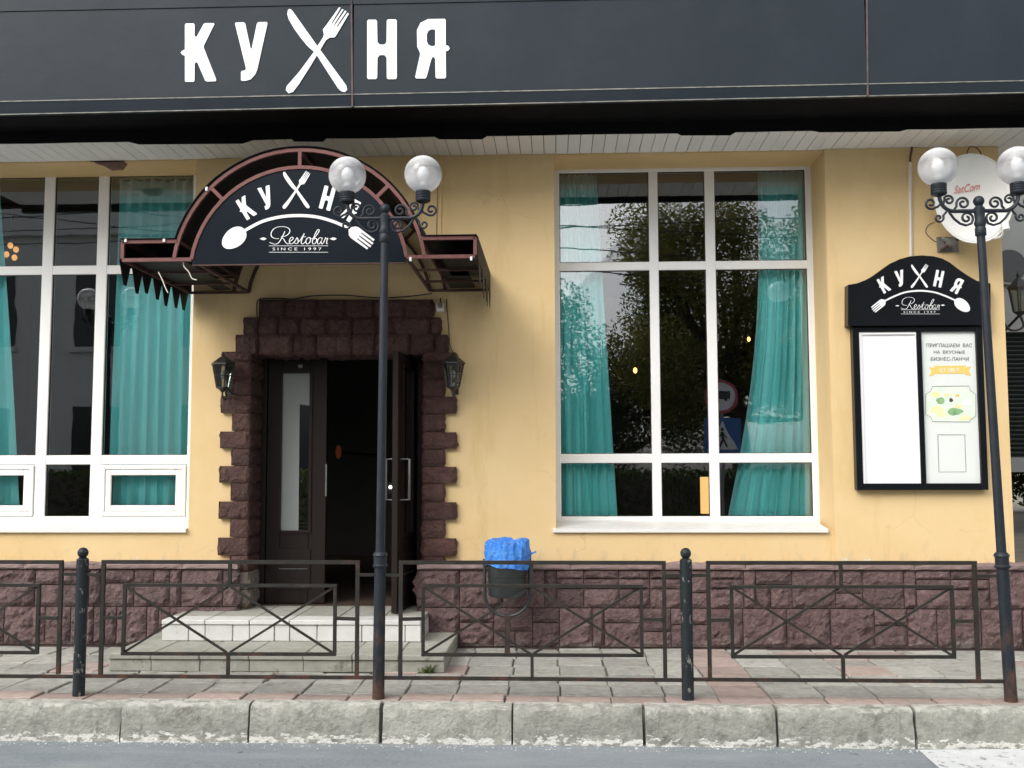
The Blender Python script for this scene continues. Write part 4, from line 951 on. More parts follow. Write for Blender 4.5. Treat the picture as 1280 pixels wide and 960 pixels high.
# ================================================================== STREET LAMPS
def spiral(cx, cz, r0, turns, a0, sgn, n=22, tail=None):
    pts = []
    for i in range(n + 1):
        t = i / n; r = r0 * (1 - .78 * t); a = a0 + sgn * t * turns * 2 * math.pi
        pts.append((cx + r * math.cos(a), cz + r * math.sin(a)))
    return pts
def lamp(base, lean, lab):
    bx, by = base
    t = thing('street_lamp', lab, 'street lamp', (bx, by, 0), 'twin-globe street lamps')
    ZA = PY(481, 273, YF).z                          # height of the cross arm
    zc0, zc1 = fz(709), fz(692)
    sh = lambda z: bx + lean * z
    def lat(prof, n, m='lamp_iron', nn=24, ox=0):
        mb = MB(); mb.lathe(prof, 0, by, nn); mb.v = [(v[0] + sh(v[2]) + ox, v[1], v[2]) for v in mb.v]; return mb.build(n, m, t, True)
    lat([(.042, -.03), (.040, .05), (.038, zc0)], 'base_tube')
    lat([(.048, zc0 + .0), (.050, zc0 + .012), (.043, zc0 + .02), (.043, zc1 - .02), (.050, zc1 - .012), (.046, zc1), (.034, zc1 + .012)], 'collar')
    lat([(.031, zc1 + .01), (.029, 1.6), (.027, ZA - .16)], 'shaft')
    lat([(.032, ZA - .17), (.036, ZA - .165), (.036, ZA - .12), (.031, ZA - .11), (.040, ZA - .085), (.031, ZA - .06), (.033, ZA - .03), (.036, ZA + .0), (.037, ZA + .016), (.026, ZA + .028), (.022, ZA + .036)], 'head')
    mb = MB(); mb.ball((sh(ZA + .065), by, ZA + .066), .036); mb.build('finial_ball', 'lamp_iron', t, True)
    xc = sh(ZA); ex = .262
    for s in (-1, 1):
        arm = cat_rom([(xc + s * .03, by, ZA), (xc + s * .12, by, ZA), (xc + s * .185, by, ZA + .002), (xc + s * .232, by, ZA + .03), (xc + s * .255, by, ZA + .075), (xc + s * ex, by, ZA + .12)], 5)
        MB().tube(arm, .0135, 8).build('arm', 'lamp_iron', t, True)
        q = lambda P: [(xc + s * x, by, ZA + z) for x, z in P]
        # scroll work
        sc1 = cat_rom([(.035, .0), (.055, .018)], 3)
        A_ = spiral(.105, .055, .042, 1.35, R(-100), 1)
        MB().tube(q([(.15, .008)] + A_ if False else [(.165, .012), (.150, .03)] + spiral(.105, .052, .045, 1.4, R(-10), 1)), .0085, 6).build('scroll', 'lamp_iron', t, True)
        MB().tube(q([(.20, -.005), (.168, -.052), (.13, -.085), (.09, -.098), (.055, -.085), (.045, -.06)] + spiral(.085, -.048, .042, 1.25, R(190), -1)), .0085, 6).build('scroll', 'lamp_iron', t, True)
        MB().tube(q([(.215, .0), (.235, -.025)] + spiral(.268, -.045, .033, 1.2, R(150), -1 if False else 1)), .008, 6).build('scroll', 'lamp_iron', t, True)
        MB().tube(q([(.248, .055), (.275, .03)] + spiral(.318, .055, .042, 1.3, R(-140), 1)), .0085, 6).build('scroll', 'lamp_iron', t, True)
        MB().tube(q([(.236, .045), (.225, .085)] + spiral(.198, .075, .034, 1.3, R(30), 1)), .008, 6).build('scroll', 'lamp_iron', t, True)
        gx = xc + s * ex; zs = ZA + .115
        mb = MB().lathe([(.030, zs - .01), (.050, zs), (.053, zs + .01), (.049, zs + .018), (.053, zs + .026), (.049, zs + .034), (.053, zs + .042), (.049, zs + .050), (.053, zs + .058), (.050, zs + .072)], gx, by, 24); mb.build('socket', 'lamp_iron', t, True)
        gz = zs + .072 + .117
        g_ = MB().ball((gx, by, gz), .129, 32, 20).build('globe', 'globe', t, True)
        MB().lathe([(.035, zs + .073), (.035, zs + .105), (.026, zs + .125), (.020, zs + .135)], gx, by, 16).build('bulb_holder', 'white_pvc', t, True)
        MB().ball((gx, by, gz + .004), .042, 16, 10, 1.25).build('bulb', 'white_vinyl', t, True)
lamp((postx[1], YF), 0.006, 'dark iron lamp post with two clear globes standing before the open door')
pt = PY(1224, 262, YF); lamp((postx[3], YF), (pt.x - postx[3]) / pt.z, 'dark iron lamp post with two white globes standing before the notice board and satellite dish')
lamp((postx[1] - 2 * sp_, YF), 0.0, 'dark iron lamp post mirrored in the panes of the left window')

# ================================================================== WALL LANTERNS
def lantern(px, py, Y, lab, flip=1):
    c = PY(px, py, Y); t = thing('wall_lantern', lab, 'lantern', (c.x, Y, c.z - .24), 'wall lanterns beside the door')
    x, z = c.x, c.z; n = 6
    def hexa(prof, name, m): MB().lathe(prof, x, Y, n).build(name, m, t)
    hexa([(.052, z - .105), (.088, z + .085)], 'glass', 'lantern_glass')
    for k in range(n):
        a = 2 * math.pi * k / n
        MB().tube([(x + .054 * math.cos(a), Y + .054 * math.sin(a), z - .107), (x + .091 * math.cos(a), Y + .091 * math.sin(a), z + .087)], .0055, 5).build('glazing_bar', 'lantern_iron', t)
        a2 = a + math.pi / n; r1, r2 = .049, .079
        MB().tube([(x + r1 * math.cos(a2), Y + r1 * math.sin(a2), z - .10), (x + r2 * math.cos(a2), Y + r2 * math.sin(a2), z + .085)], .0032, 4).build('glazing_bar', 'lantern_iron', t)
    mid = [(x + .074 * math.cos(2 * math.pi * k / n), Y + .074 * math.sin(2 * math.pi * k / n), z - .005) for k in range(n + 1)]
    MB().tube(mid, .004, 4).build('glazing_ring', 'lantern_iron', t)
    hexa([(.082, z + .082), (.106, z + .088), (.104, z + .100), (.070, z + .128), (.040, z + .150), (.030, z + .156), (.012, z + .165)], 'cap', 'lantern_iron')
    MB().lathe([(.012, z + .160), (.017, z + .172), (.008, z + .184), (.003, z + .196)], x, Y, 10).build('finial', 'lantern_iron', t, True)
    hexa([(.010, z - .150), (.020, z - .138), (.030, z - .125), (.056, z - .112), (.056, z - .103)], 'bottom', 'lantern_iron')
    MB().ball((x, Y, z + .0), .022, 10, 8, 1.6).build('bulb', 'white_vinyl', t, True)
    br = cat_rom([(x, Y, z - .14), (x, Y, z - .175), (x, Y + .03, z - .20), (x, Y + .07, z - .205), (x, Y + .10, z - .175), (x, Y + .085, z - .14)], 5)
    MB().tube(br, .009, 6).build('scroll_bracket', 'lantern_iron', t, True)
    MB().tube([(x, Y + .085, z - .14), (x, Y + .11, z - .12), (x, YW + .0, z - .11)], .010, 6).build('bracket_arm', 'lantern_iron', t, True)
    MB().tube([(x, Y + .05, z + .10), (x, Y + .13, z + .07), (x, YW, z + .05)], .010, 6).build('bracket_arm', 'lantern_iron', t, True)
    MB().box(x - .03, x + .03, YW - .012, YW + .004, z - .16, z + .10).build('wall_plate', 'lantern_iron', t)
lantern(278.5, 469, 8.82, 'black hexagonal wall lantern beside the stone surround on the closed door leaf side')
lantern(566.5, 468, 8.82, 'black hexagonal wall lantern beside the open door leaf, below a hanging wire')

# ================================================================== LITTER BIN
YB = 8.60
bc = PY(634, 720, YB); bx = bc.x
lb = thing('litter_bin', 'dark metal litter bin hung in a hoop on a single post by the plinth', 'bin', (bx, YB, 0))
zr = PY(634, 700, YB).z; zb2 = PY(634, 745, YB).z; zu = PY(634, 770, YB).z
MB().lathe([(.145, zb2), (.152, zb2 + .01), (.163, zr - .01), (.168, zr), (.160, zr), (.150, zb2 + .03), (.02, zb2 + .02)], bx, YB, 28).build('basket', 'bin_metal', lb, True)
for zz in (zb2 + .10, zb2 + .16): MB().lathe([(.1575, zz - .004), (.163, zz), (.1575, zz + .004)], bx, YB, 28).build('basket_ring', 'bin_metal', lb, True)
hp = [(bx - .185, YB, zr + .01)] + [(bx - .185, YB, zr - .1 * i) for i in range(1, 3)] + [(bx + .185 * math.cos(a), YB, zu + .17 + .17 * math.sin(a)) for a in [math.pi + math.pi * i / 14 for i in range(15)]] + [(bx + .185, YB, zr - .1), (bx + .185, YB, zr + .01)]
MB().tube(hp, .014, 8).build('hoop', 'bin_metal', lb, True)
for s in (-1, 1): MB().tube([(bx + s * .155, YB, zr - .05), (bx + s * .19, YB, zr - .05)], .012, 8).build('pivot', 'bin_metal', lb, True)
MB().box(bx - .022, bx + .022, YB - .022, YB + .022, -.03, zu + .01).build('post', 'lamp_iron', lb)
# bag pulled over the rim
mb = MB(); n = 90; prof = [(.150, -.03), (.176, -.055), (.182, -.03), (.180, .01), (.184, .06), (.182, .11), (.172, .15), (.152, .168), (.12, .165), (.10, .13), (.05, .11), (.01, .10)]
for i, (r, z) in enumerate(prof):
    for k in range(n):
        a = 2 * math.pi * k / n; p = Vector((math.cos(a) * 2.2, math.sin(a) * 2.2, i * .45))
        q = noise.noise(p * 1.6) * .018 + noise.noise(p * 4.5) * .012 + (.007 * math.sin(a * 19 + 3 * noise.noise(p * 2)) if i < 8 else 0)
        dz_ = (noise.noise(Vector((math.cos(a) * 1.3, math.sin(a) * 1.3, 5))) * .035 - .03 * math.cos(a)) if i < 4 else 0
        if i > 4: dz_ = noise.noise(Vector((math.cos(a) * 1.6, math.sin(a) * 1.6, 9))) * .02
        mb.v.append((bx + (r + q) * math.cos(a), YB + (r + q) * math.sin(a), zr + z + dz_ + q * .3))
mb.f = [(i * n + k, i * n + (k + 1) % n, (i + 1) * n + (k + 1) % n, (i + 1) * n + k) for i in range(len(prof) - 1) for k in range(n)]
mb.f.append(tuple((len(prof) - 1) * n + k for k in range(n)))
bag = tag(mb.build('bin_bag', 'blue_bag', None, True), 'crumpled blue plastic bag pulled over the rim of the litter bin', 'bag')
kn = MB().tube(cat_rom([(bx + .17, YB - .02, zr + .06), (bx + .20, YB - .03, zr + .055), (bx + .225, YB - .03, zr + .065), (bx + .24, YB - .03, zr + .072)], 3), [.012, .010, .009, .009, .008, .007, .008, .009, .010, .004], 6).build('bag_knot', 'blue_bag', None, True); kn.parent = bag

# ================================================================== NOTICE BOARD
YN = YW - .11
nb = thing('notice_board', 'black framed notice board with arched lettered header and two white panels', 'notice board', (PY(1150, 610, YN).x, YN, PY(1150, 610, YN).z))
HX = lambda pts, Y: [XZ(a, b, Y) for a, b in pts]
def zoom6(p): return zoompts(6.737, 1050, 310, p)
hd = zoom6([(68, 655), (1268, 648), (1268, 297), (1225, 292), (1150, 275), (1075, 232), (1000, 180), (925, 122), (860, 88), (790, 70), (690, 62), (590, 70), (500, 95), (420, 132), (340, 190), (270, 240), (210, 272), (140, 298), (68, 310)])
header = MB().poly(HX(hd, YN - .03), YN - .03, YW - .01).build('header', 'board_black', nb)
hx0, hz0 = XZ(1068, 409, YN); hx1, hz1 = XZ(1230, 409, YN); _, hzb = XZ(1150, 613, YN)
xL, xR = PY(1068.5, 510, YN).x, PY(1232, 510, YN).x
ztb = PY(1150, 408, YN).z; zbb = PY(1150, 612.5, YN).z
xm0, xm1 = PY(1148.6, 510, YN).x, PY(1155.2, 510, YN).x
fw = .055
q = MB().box(xL, xL + fw, YN, YW - .005, zbb, ztb).box(xR - fw, xR, YN, YW - .005, zbb, ztb).box(xL + fw, xR - fw, YN + .001, YW - .006, zbb, zbb + fw).box(xL + fw, xR - fw, YN + .001, YW - .006, ztb - fw * .8, ztb).box(xm0, xm1, YN + .002, YW - .007, zbb + fw, ztb - fw * .8)
bevel(q.build('frame', 'board_black', nb), .004)
lp_ = MB().box(xL + fw - .002, xm0 + .002, YN + .03, YN + .04, zbb + fw - .002, ztb - fw * .8 + .002).build('blank_panel', 'paper_white', nb)
pa, pb, pz0, pz1 = xL + fw, xm0, zbb + fw, ztb - fw * .8
bd = MB().box(pa, pa + .022, YN + .012, YN + .029, pz0, pz1).box(pb - .008, pb, YN + .012, YN + .029, pz0, pz1).box(pa + .022, pb - .008, YN + .013, YN + .028, pz1 - .02, pz1)
bd.build('panel_bead', 'white_pvc', nb)
YPo = YN + .03
post = MB().box(xm1 - .002, xR - fw + .002, YPo, YPo + .008, zbb + fw - .002, ztb - fw * .8 + .002).build('poster', 'poster', nb)
zoom7 = lambda p: zoompts(4.363, 1060, 400, p)
def prt(body, r, m='ink', sh=0.0):
    (a, b), (c, d) = zoom7([(r[0], r[1]), (r[2], r[3])]); lettering(body, (a, b, c, d), YPo - .003, m, post, 'printed_words', sh)
prt('ПРИГЛАШАЕМ  ВАС', (428, 128, 676, 148)); prt('НА  ВКУСНЫЕ', (468, 166, 638, 184)); prt('БИЗНЕС-ЛАНЧИ', (452, 202, 658, 222))
def flat(pts, m, name, dy=.002):
    MB().poly(HX(zoom7(pts), YPo)[::-1], YPo - dy, YPo - dy + .001).build(name, m, post)
flat([(440, 255), (470, 262), (470, 250), (640, 248), (640, 260), (672, 252), (658, 278), (672, 304), (640, 300), (638, 292), (472, 294), (472, 300), (442, 308), (455, 280)], 'yellow_print', 'ribbon_print')
prt('ОТ 180 Р.', (500, 261, 612, 284), 'white_vinyl')
fr_ = [(460, 362), (660, 360), (668, 385), (697, 405), (697, 525), (672, 540), (664, 556), (462, 554), (452, 530), (424, 515), (424, 405), (452, 388), (460, 362)]
flat(fr_[:-1], 'pale_green_print', 'picture_print', .0015)
mb = MB(); stroke(mb, zoom7(fr_), .5, YPo - .0035); mb.build('picture_border', 'ink', post)
def blob(cx, cy, rx, ry, sd, m):
    P = [(cx + rx * math.cos(2 * math.pi * i / 18) * (1 + .4 * noise.noise(Vector((math.cos(2 * math.pi * i / 18) * 1.5, math.sin(2 * math.pi * i / 18) * 1.5, sd)))), cy + ry * math.sin(2 * math.pi * i / 18) * (1 + .4 * noise.noise(Vector((math.cos(2 * math.pi * i / 18) * 1.5, math.sin(2 * math.pi * i / 18) * 1.5, sd + 4))))) for i in range(18)]
    flat(P, m, 'picture_detail', .0022 + sd * .0001)
for i, a in enumerate([(478, 405, 24, 18, 'pale_yellow_print'), (505, 440, 24, 18, 'green_print'), (562, 437, 11, 10, 'ink'), (487, 492, 38, 20, 'pale_yellow_print'), (580, 500, 40, 20, 'green_print'), (600, 470, 22, 10, 'pale_yellow_print'), (510, 515, 30, 14, 'pale_yellow_print'), (640, 535, 32, 14, 'pale_yellow_print'), (650, 450, 30, 18, 'sign_white'), (540, 410, 20, 9, 'pale_yellow_print'), (596, 412, 12, 8, 'yellow_print')]): blob(*a[:4], i, a[4])
sq = [(490, 626), (637, 626), (644, 828), (496, 829), (490, 626)]
mb = MB(); stroke(mb, zoom7(sq), .6, YPo - .003); mb.build('empty_box_print', 'ink', post)
logo((6.737, 1050, 310), YN - .03, header,
     [('ka', (366, 312), 135, -28), ('u', (508, 255), 138, -12), ('en', (832, 258), 140, 12), ('ya', (990, 318), 132, 28)],
     (673, 236), 200, [(375, 447), (450, 410), (550, 373), (670, 360), (790, 372), (890, 405), (968, 440)], 14,
     ((1028, 482), (76, 46), 38), ((378, 442), 135, 62, 180 - 38), (513, 415, 838, 515),
     (513, 840, (520, 555), .46, .38), (535, 532, 805, 546), [((481, 487), 18, 5), ((864, 482), 18, 5)])
tag(MB().tube([PY(1137.5, 203, YPI - .012), PY(1138.5, 322, YPI - .012)], .016, 8).build('cable_conduit', 'conduit', None, True), 'thin cream cable conduit running up the wall from the notice board', 'conduit')

# ================================================================== SATELLITE DISH
YDs = 8.62
c = PY(1217, 248, YDs)
sd_ = thing('satellite_dish', 'pale oval satellite dish with red lettering bracketed to the wall corner', 'satellite dish', (c.x, YW, c.z - .2))
mb = MB(); n = 40; rings = 8; rx, rz = .300, .372
rotm = Matrix.Rotation(R(-11), 3, 'Z') @ Matrix.Rotation(R(4), 3, 'X') @ Matrix.Rotation(R(-9), 3, 'Y')
def dpt(r, a, off=0):
    v = Vector((r * rx * math.cos(a), .075 * (1 - r * r) + off, r * rz * math.sin(a))); return c + rotm @ v
vs = [dpt(0, 0)] + [dpt(j / rings, 2 * math.pi * k / n) for j in range(1, rings + 1) for k in range(n)]
f = [(0, 1 + k, 1 + (k + 1) % n) for k in range(n)] + [(1 + (j - 1) * n + k, 1 + j * n + k, 1 + j * n + (k + 1) % n, 1 + (j - 1) * n + (k + 1) % n) for j in range(1, rings) for k in range(n)]
o = mb.add(vs, f).build('reflector', 'dish_paint', sd_, True); q = o.modifiers.new('solid', 'SOLIDIFY'); q.thickness = .008
MB().tube([dpt(1, 2 * math.pi * k / n, .002) for k in range(n + 1)], .006, 6).build('rim', 'dish_paint', sd_, True)
v, f = text_mesh('SatCom')
x0, x1 = min(p[0] for p in v), max(p[0] for p in v); z0, z1 = min(p[1] for p in v), max(p[1] for p in v)
vs = []
for a, b in v:
    u, w = (a - x0) / (x1 - x0) - .5, (b - z0) / (z1 - z0) - .5
    lx, lz = u * .20 + w * .025, w * .062 + .105 - u * .01
    lx += -.02; rr = min(1, (lx / rx) ** 2 + (lz / rz) ** 2); vs.append(c + rotm @ Vector((lx, .075 * (1 - rr) - .010, lz)))
MB().add(vs, f).build('lettering', 'red_print', sd_)
bk = c + Vector((-.02, .17, -.02)); MB().box(bk.x - .07, bk.x + .07, bk.y - .03, bk.y + .03, bk.z - .12, bk.z + .12).build('mount_bracket', 'grey_metal', sd_)
MB().tube([bk, bk + Vector((.0, .14, -.02)), (bk.x, YW + .01, bk.z - .02)], .022, 10).build('mount_pipe', 'grey_metal', sd_, True)
MB().box(bk.x - .08, bk.x + .08, YPI - .012, YPI + .004, bk.z - .12, bk.z + .08).build('wall_plate', 'grey_metal', sd_)
foot = dpt(1.0, R(-62)); hd_ = c + Vector((.22, -.34, -.26))
MB().tube([dpt(1, R(-90), .02), c + Vector((.02, -.2, -.46)), hd_ - Vector((.07, 0, .05))], .011, 8).build('feed_arm', 'dish_paint', sd_, True) if False else None
p0 = dpt(1.0, R(-75), .03); p1 = PY(1258, 283, 8.50); MB().tube([p0, (p0 + p1) / 2 + Vector((.02, 0, -.03)), p1], .010, 8).build('feed_arm', 'dish_paint', sd_, True)
MB().tube([p1 + Vector((0, .0, -.03)), p1 + Vector((0, .02, .03))], .028, 10).build('receiver', 'sign_white', sd_, True)
MB().tube([p1 + Vector((0, .02, .02)), p1 + Vector((0, .07, .045))], .022, 10).build('receiver_horn', 'sign_white', sd_, True)
# small wall bracket with stub below the dish
wb = PY(1187, 305, YPI - .05); YW_, YW = YW, YPI
t = thing('wall_bracket', 'small rusty metal wall bracket below the satellite dish', 'bracket', (wb.x, YW, wb.z))
MB().box(wb.x - .09, wb.x + .09, YW - .016, YW + .004, wb.z - .06, wb.z + .07).build('plate', 'grey_metal', t)
MB().tube([(wb.x - .07, YW - .03, wb.z - .05), (wb.x + .02, YW - .09, wb.z + .01), (wb.x + .10, YW - .03, wb.z + .06)], .014, 6).build('strut', 'dark_rust', t, True)
MB().tube([(wb.x + .05, YW - .03, wb.z - .055), (wb.x - .0, YW - .10, wb.z + .0), (wb.x - .05, YW - .03, wb.z + .055)], .016, 6).build('strut', 'grey_metal', t, True)
MB().tube([(wb.x, YW, wb.z), (wb.x, YW - .13, wb.z)], .03, 10).build('stub', 'grey_metal', t, True)
YW = YW_

# ================================================================== CABLES AND CAMERA
def cable(pts, Y, r, m, lab, name='cable'):
    P = [tuple(PY(a, b, Y)) for a, b in pts]
    return tag(MB().tube(cat_rom(P, 5), r, 6).build(name, m, None, True), lab, 'cable')
cable([(1030, 182), (1050, 181), (1080, 177), (1110, 175), (1138, 176), (1150, 173), (1190, 172), (1230, 172), (1247, 180)], YPI - .008, .010, 'cable', 'bundled black cable along the wall top above the satellite dish')
cable([(1138, 176), (1140, 185), (1138, 196), (1138, 204)], YPI - .010, .008, 'cable_brown', 'short brown cable dropping into the cream conduit')
cable([(1191, 300), (1172, 303), (1158, 292), (1160, 282), (1168, 278)], YPI - .004, .003, 'cable', 'thin curled wire beside the small wall bracket')
cable([(1207, 197), (1212, 184), (1222, 186), (1228, 196)], YW - .03, .005, 'cable_brown', 'brown wire looping behind the top of the satellite dish')
cable([(322, 400), (321, 384), (325, 374), (350, 373), (366, 374), (390, 370), (430, 369), (470, 372), (505, 371), (540, 367)], YW - .075, .006, 'cable', 'black cable draped along the top of the stone lintel')
cable([(558, 374), (559, 390), (561, 412), (562, 430), (566, 440)], YW - .012, .004, 'cable', 'thin dark wire hanging from the canopy to the lantern')
cable([(547, 206), (547, 240), (546, 280), (546, 298)], YW - .026, .003, 'cable_brown', 'thin wire running down the wall to the canopy wing')
cm = PY(550.5, 383, YW - .04)
t = thing('security_camera', 'small white security camera with dark lens at the lintel end under the canopy', 'camera', (cm.x, YW, cm.z))
bevel(MB().box(cm.x - .034, cm.x + .034, YW - .07, YW + .002, cm.z - .046, cm.z + .030).build('housing', 'dish_paint', t), .006)
MB().tube([(cm.x, YW - .06, cm.z + .006), (cm.x, YW - .095, cm.z + .004)], .024, 14).build('lens', 'dark_window', t, True)
MB().tube([(cm.x, YW - .03, cm.z + .03), (cm.x, YW - .03, cm.z + .075)], .006, 6).build('stalk', 'cable', t)

# ================================================================== CURTAINS AND LAMPS INSIDE
def curtain(tl, trr, bl, br_, Y, lab, folds, gather=None, ztop=None):
    t = thing('curtain', lab, 'curtain', (0, Y, 0))
    nu, nv = folds * 10, 24; mb = MB(); head = MB()
    zt_ = PY(860, 217, Y).z if ztop is None else ztop
    zb_ = PY(860, 668, Y).z - .02
    ph = random.random() * 6
    g = gather or (lambda v: (0, 0))
    V = []
    for j in range(nv + 1):
        v = j / nv; z = zt_ + (zb_ - zt_) * v
        gl, gr = g(v)
        xl = (tl + (bl - tl) * v) + gl; xr = (trr + (br_ - trr) * v) + gr
        for i in range(nu + 1):
            u = i / nu; uu = u + .25 / folds * noise.noise(Vector((u * folds * .8, v * 1.3, ph)))
            amp = .042 + .024 * noise.noise(Vector((u * 4, v * 1.5, ph + 3)))
            w = math.sin(u * folds * 2 * math.pi + ph + 1.2 * noise.noise(Vector((u * 3, v * 1.2, ph)))) ; w = w + .35 * math.sin(2 * (u * folds * 2 * math.pi + ph) + 1)
            V.append((xl + (xr - xl) * uu, Y + amp * w, z + (.012 * abs(w) if j == 0 else 0)))
    w_ = nu + 1
    mb.add(V, [(j * w_ + i, j * w_ + i + 1, (j + 1) * w_ + i + 1, (j + 1) * w_ + i) for j in range(1, nv) for i in range(nu)])
    o = mb.build('drape', 'curtain', t, True)
    head.add(V[:2 * w_], [(i, i + 1, w_ + i + 1, w_ + i) for i in range(nu)]).build('gathered_heading', 'curtain_header', t, True)
    MB().tube([(min(tl, bl) - .05, Y, zt_ + .02), (max(trr, br_) + .05, Y, zt_ + .02)], .012, 8).build('rail', 'cable', t, True)
YCu = YG + .15
cx_ = lambda px, py: PY(px, py, YCu).x
curtain(cx_(699, 220), cx_(746, 220), cx_(699, 640), cx_(772, 640), YCu, 'teal curtain hanging straight down at the doorward side of the right window', 7)
curtain(cx_(947, 220), cx_(1014, 220), cx_(903, 640), cx_(1020, 640), YCu, 'teal curtain flaring at its hem beside the notice board side of the right window', 8, lambda v: ((.12 * math.sin(v * math.pi)) if v < 1 else 0, 0))
curtain(cx_(152, 220), cx_(246, 220), cx_(135, 640), cx_(240, 640), YCu, 'wide teal curtain behind the canopy wing in the left window', 7)
curtain(cx_(-110, 220), cx_(6, 220), cx_(-120, 640), cx_(28, 640), YCu, 'teal curtain at the far side of the left window away from the door', 7)
def bulb(px, py, Y, r, lab):
    c = PY(px, py, Y); t = thing('pendant_lamp', lab, 'lamp', (c.x, Y, c.z))
    MB().ball((c.x, Y, c.z), r, 14, 10, 1.5).build('bulb', 'bulb_glow', t, True)
    MB().tube([(c.x, Y, c.z + r * 1.4), (c.x, Y, c.z + r * 3)], r * .6, 8).build('holder', 'cable', t)
    MB().tube([(c.x, Y, c.z + r * 3), (c.x, Y, 4.45)], .004, 5).build('cord', 'cable', t)
bulb(794, 463, 11.2, .020, 'small lit orange pendant bulb inside the wide pane of the right window')
bulb(936, 424, 12.0, .018, 'small lit pendant bulb inside near the flared teal curtain')
c = PY(13, 300, 11.4); t = thing('chandelier', 'cluster of small amber glass lamps hanging inside the left window', 'lamp', (c.x, 11.4, c.z))
MB().tube([(c.x, 11.4, c.z - .02), (c.x, 11.4, 4.45)], .006, 6).build('cord', 'cable', t)
for px, py in ((13, 307), (8, 318), (18, 322), (20, 312)):
    q = PY(px, py, 11.4 + random.uniform(-.05, .05)); MB().ball(q, .030, 12, 8, 1.2).build('bulb', 'amber_glow', t, True)
    MB().tube([q, (c.x, 11.4, c.z)], .004, 5).build('arm', 'cable', t)
c = PY(882, 619, 11.0); t = thing('table_lamp', 'tall glowing cream lamp shade inside the right window', 'lamp', (c.x, 11.0, c.z - .9))
MB().lathe([(.055, c.z - .19), (.055, c.z + .19)], c.x, 11.0, 20).build('shade', 'shade_glow', t, True)
MB().lathe([(.09, .31), (.09, .33), (.012, .35), (.012, c.z - .19)], c.x, 11.0, 14).build('stand', 'cable', t, True)
c = PY(423, 565, 11.8); t = thing('wall_lamp', 'dim orange oval lamp seen inside the open doorway', 'lamp', (c.x, 11.8, c.z))
MB().ball((c.x, 11.8, c.z), .034, 14, 10, 2.3).build('shade', 'orange_glow', t, True)
MB().box(c.x - .012, c.x + .012, 11.8, 14.5, c.z - .012, c.z + .012).build('arm', 'cable', t)
c = PY(488, 609, 11.0); t = thing('indicator_light', 'tiny white light glowing inside beside the open door leaf', 'light', (c.x, 11.0, c.z))
MB().ball((c.x, 11.0, c.z), .017, 10, 8).build('lens', 'white_glow', t, True)
MB().box(c.x - .05, c.x + .15, 11.02, 11.10, .31, c.z + .05).build('cabinet', 'interior', t)

# ================================================================== RIGHT EDGE: NEIGHBOURING BUILDING, TREE, TERRACE
struct(MB().box(XR + .01, 16, YW - .08, 40, -.2, ZPT - .04).build('terrace', 'earth'))
YNb = 13.0
nx = lambda px, py=400: PY(px, py, YNb).x
nz = lambda py: PY(1262, py, YNb).z
ng = thing('neighbouring_building', 'grey rendered building with dark louvred shutter beside the restaurant corner', 'building', (7, YNb, 0))
zb1 = nz(572)
MB().box(4.3, 12, YNb, YNb + 5, nz(415), 9).build('upper_wall', 'grey_wall', ng)
MB().box(4.3, 12, YNb - .15, YNb + .3, nz(590), nz(572)).build('beam', 'grey_wall', ng)
MB().box(4.3, 12, YNb + .12, YNb + .16, nz(572), nz(415)).build('shutter', 'dark_shutter', ng)
k = 0; z = nz(570)
while z < nz(417): 
    MB().add([(4.3, YNb + .115, z), (12, YNb + .115, z), (12, YNb + .07, z + .035), (4.3, YNb + .07, z + .035)], [(0, 1, 2, 3)]).build('slat', 'dark_shutter', ng); z += .055
for x in (7.2, 10.5): MB().box(x, x + .3, YNb, YNb + .3, ZPT - .1, nz(590)).build('pillar', 'grey_wall', ng)
c = PY(1260, 333, YNb - .02)
MB().tube([(c.x, YNb - .06, c.z), (c.x, YNb + .02, c.z)], .235, 28).build('vent_ring', 'grey_wall', ng, True)
MB().tube([(c.x, YNb - .075, c.z), (c.x, YNb - .03, c.z)], .20, 28).build('vent_opening', 'dark_window', ng, True)
c = PY(1274, 372, 11.5)
t = thing('hanging_lantern', 'ornate dark iron lantern on a scroll bracket beyond the restaurant corner', 'lantern', (c.x, 11.5, c.z))
MB().lathe([(.07, c.z - .16), (.11, c.z + .10)], c.x, 11.5, 6).build('glass', 'lantern_glass', t)
for k in range(6):
    a = math.pi / 3 * k; MB().tube([(c.x + .07 * math.cos(a), 11.5 + .07 * math.sin(a), c.z - .16), (c.x + .112 * math.cos(a), 11.5 + .112 * math.sin(a), c.z + .10)], .008, 5).build('glazing_bar', 'lantern_iron', t)
MB().lathe([(.13, c.z + .10), (.12, c.z + .12), (.05, c.z + .19), (.02, c.z + .22), (.025, c.z + .25), (.005, c.z + .29)], c.x, 11.5, 6).build('cap', 'lantern_iron', t)
MB().lathe([(.02, c.z - .20), (.075, c.z - .16)], c.x, 11.5, 6).build('bottom', 'lantern_iron', t)
MB().tube(cat_rom([(c.x, 11.5, c.z - .19), (c.x + .03, 11.5, c.z - .32), (c.x - .10, 11.5, c.z - .36), (c.x - .19, 11.5, c.z - .24), (c.x - .19, 11.5, c.z - .08), (c.x - .26, 11.5, c.z + .04)], 5), .013, 6).build('scroll_bracket', 'lantern_iron', t, True)
MB().tube([(c.x, 11.5, c.z - .19), (c.x + .1, 12.2, c.z - .3), (c.x + .1, YNb + .13, c.z - .3)], .016, 6).build('bracket_arm', 'lantern_iron', t, True)

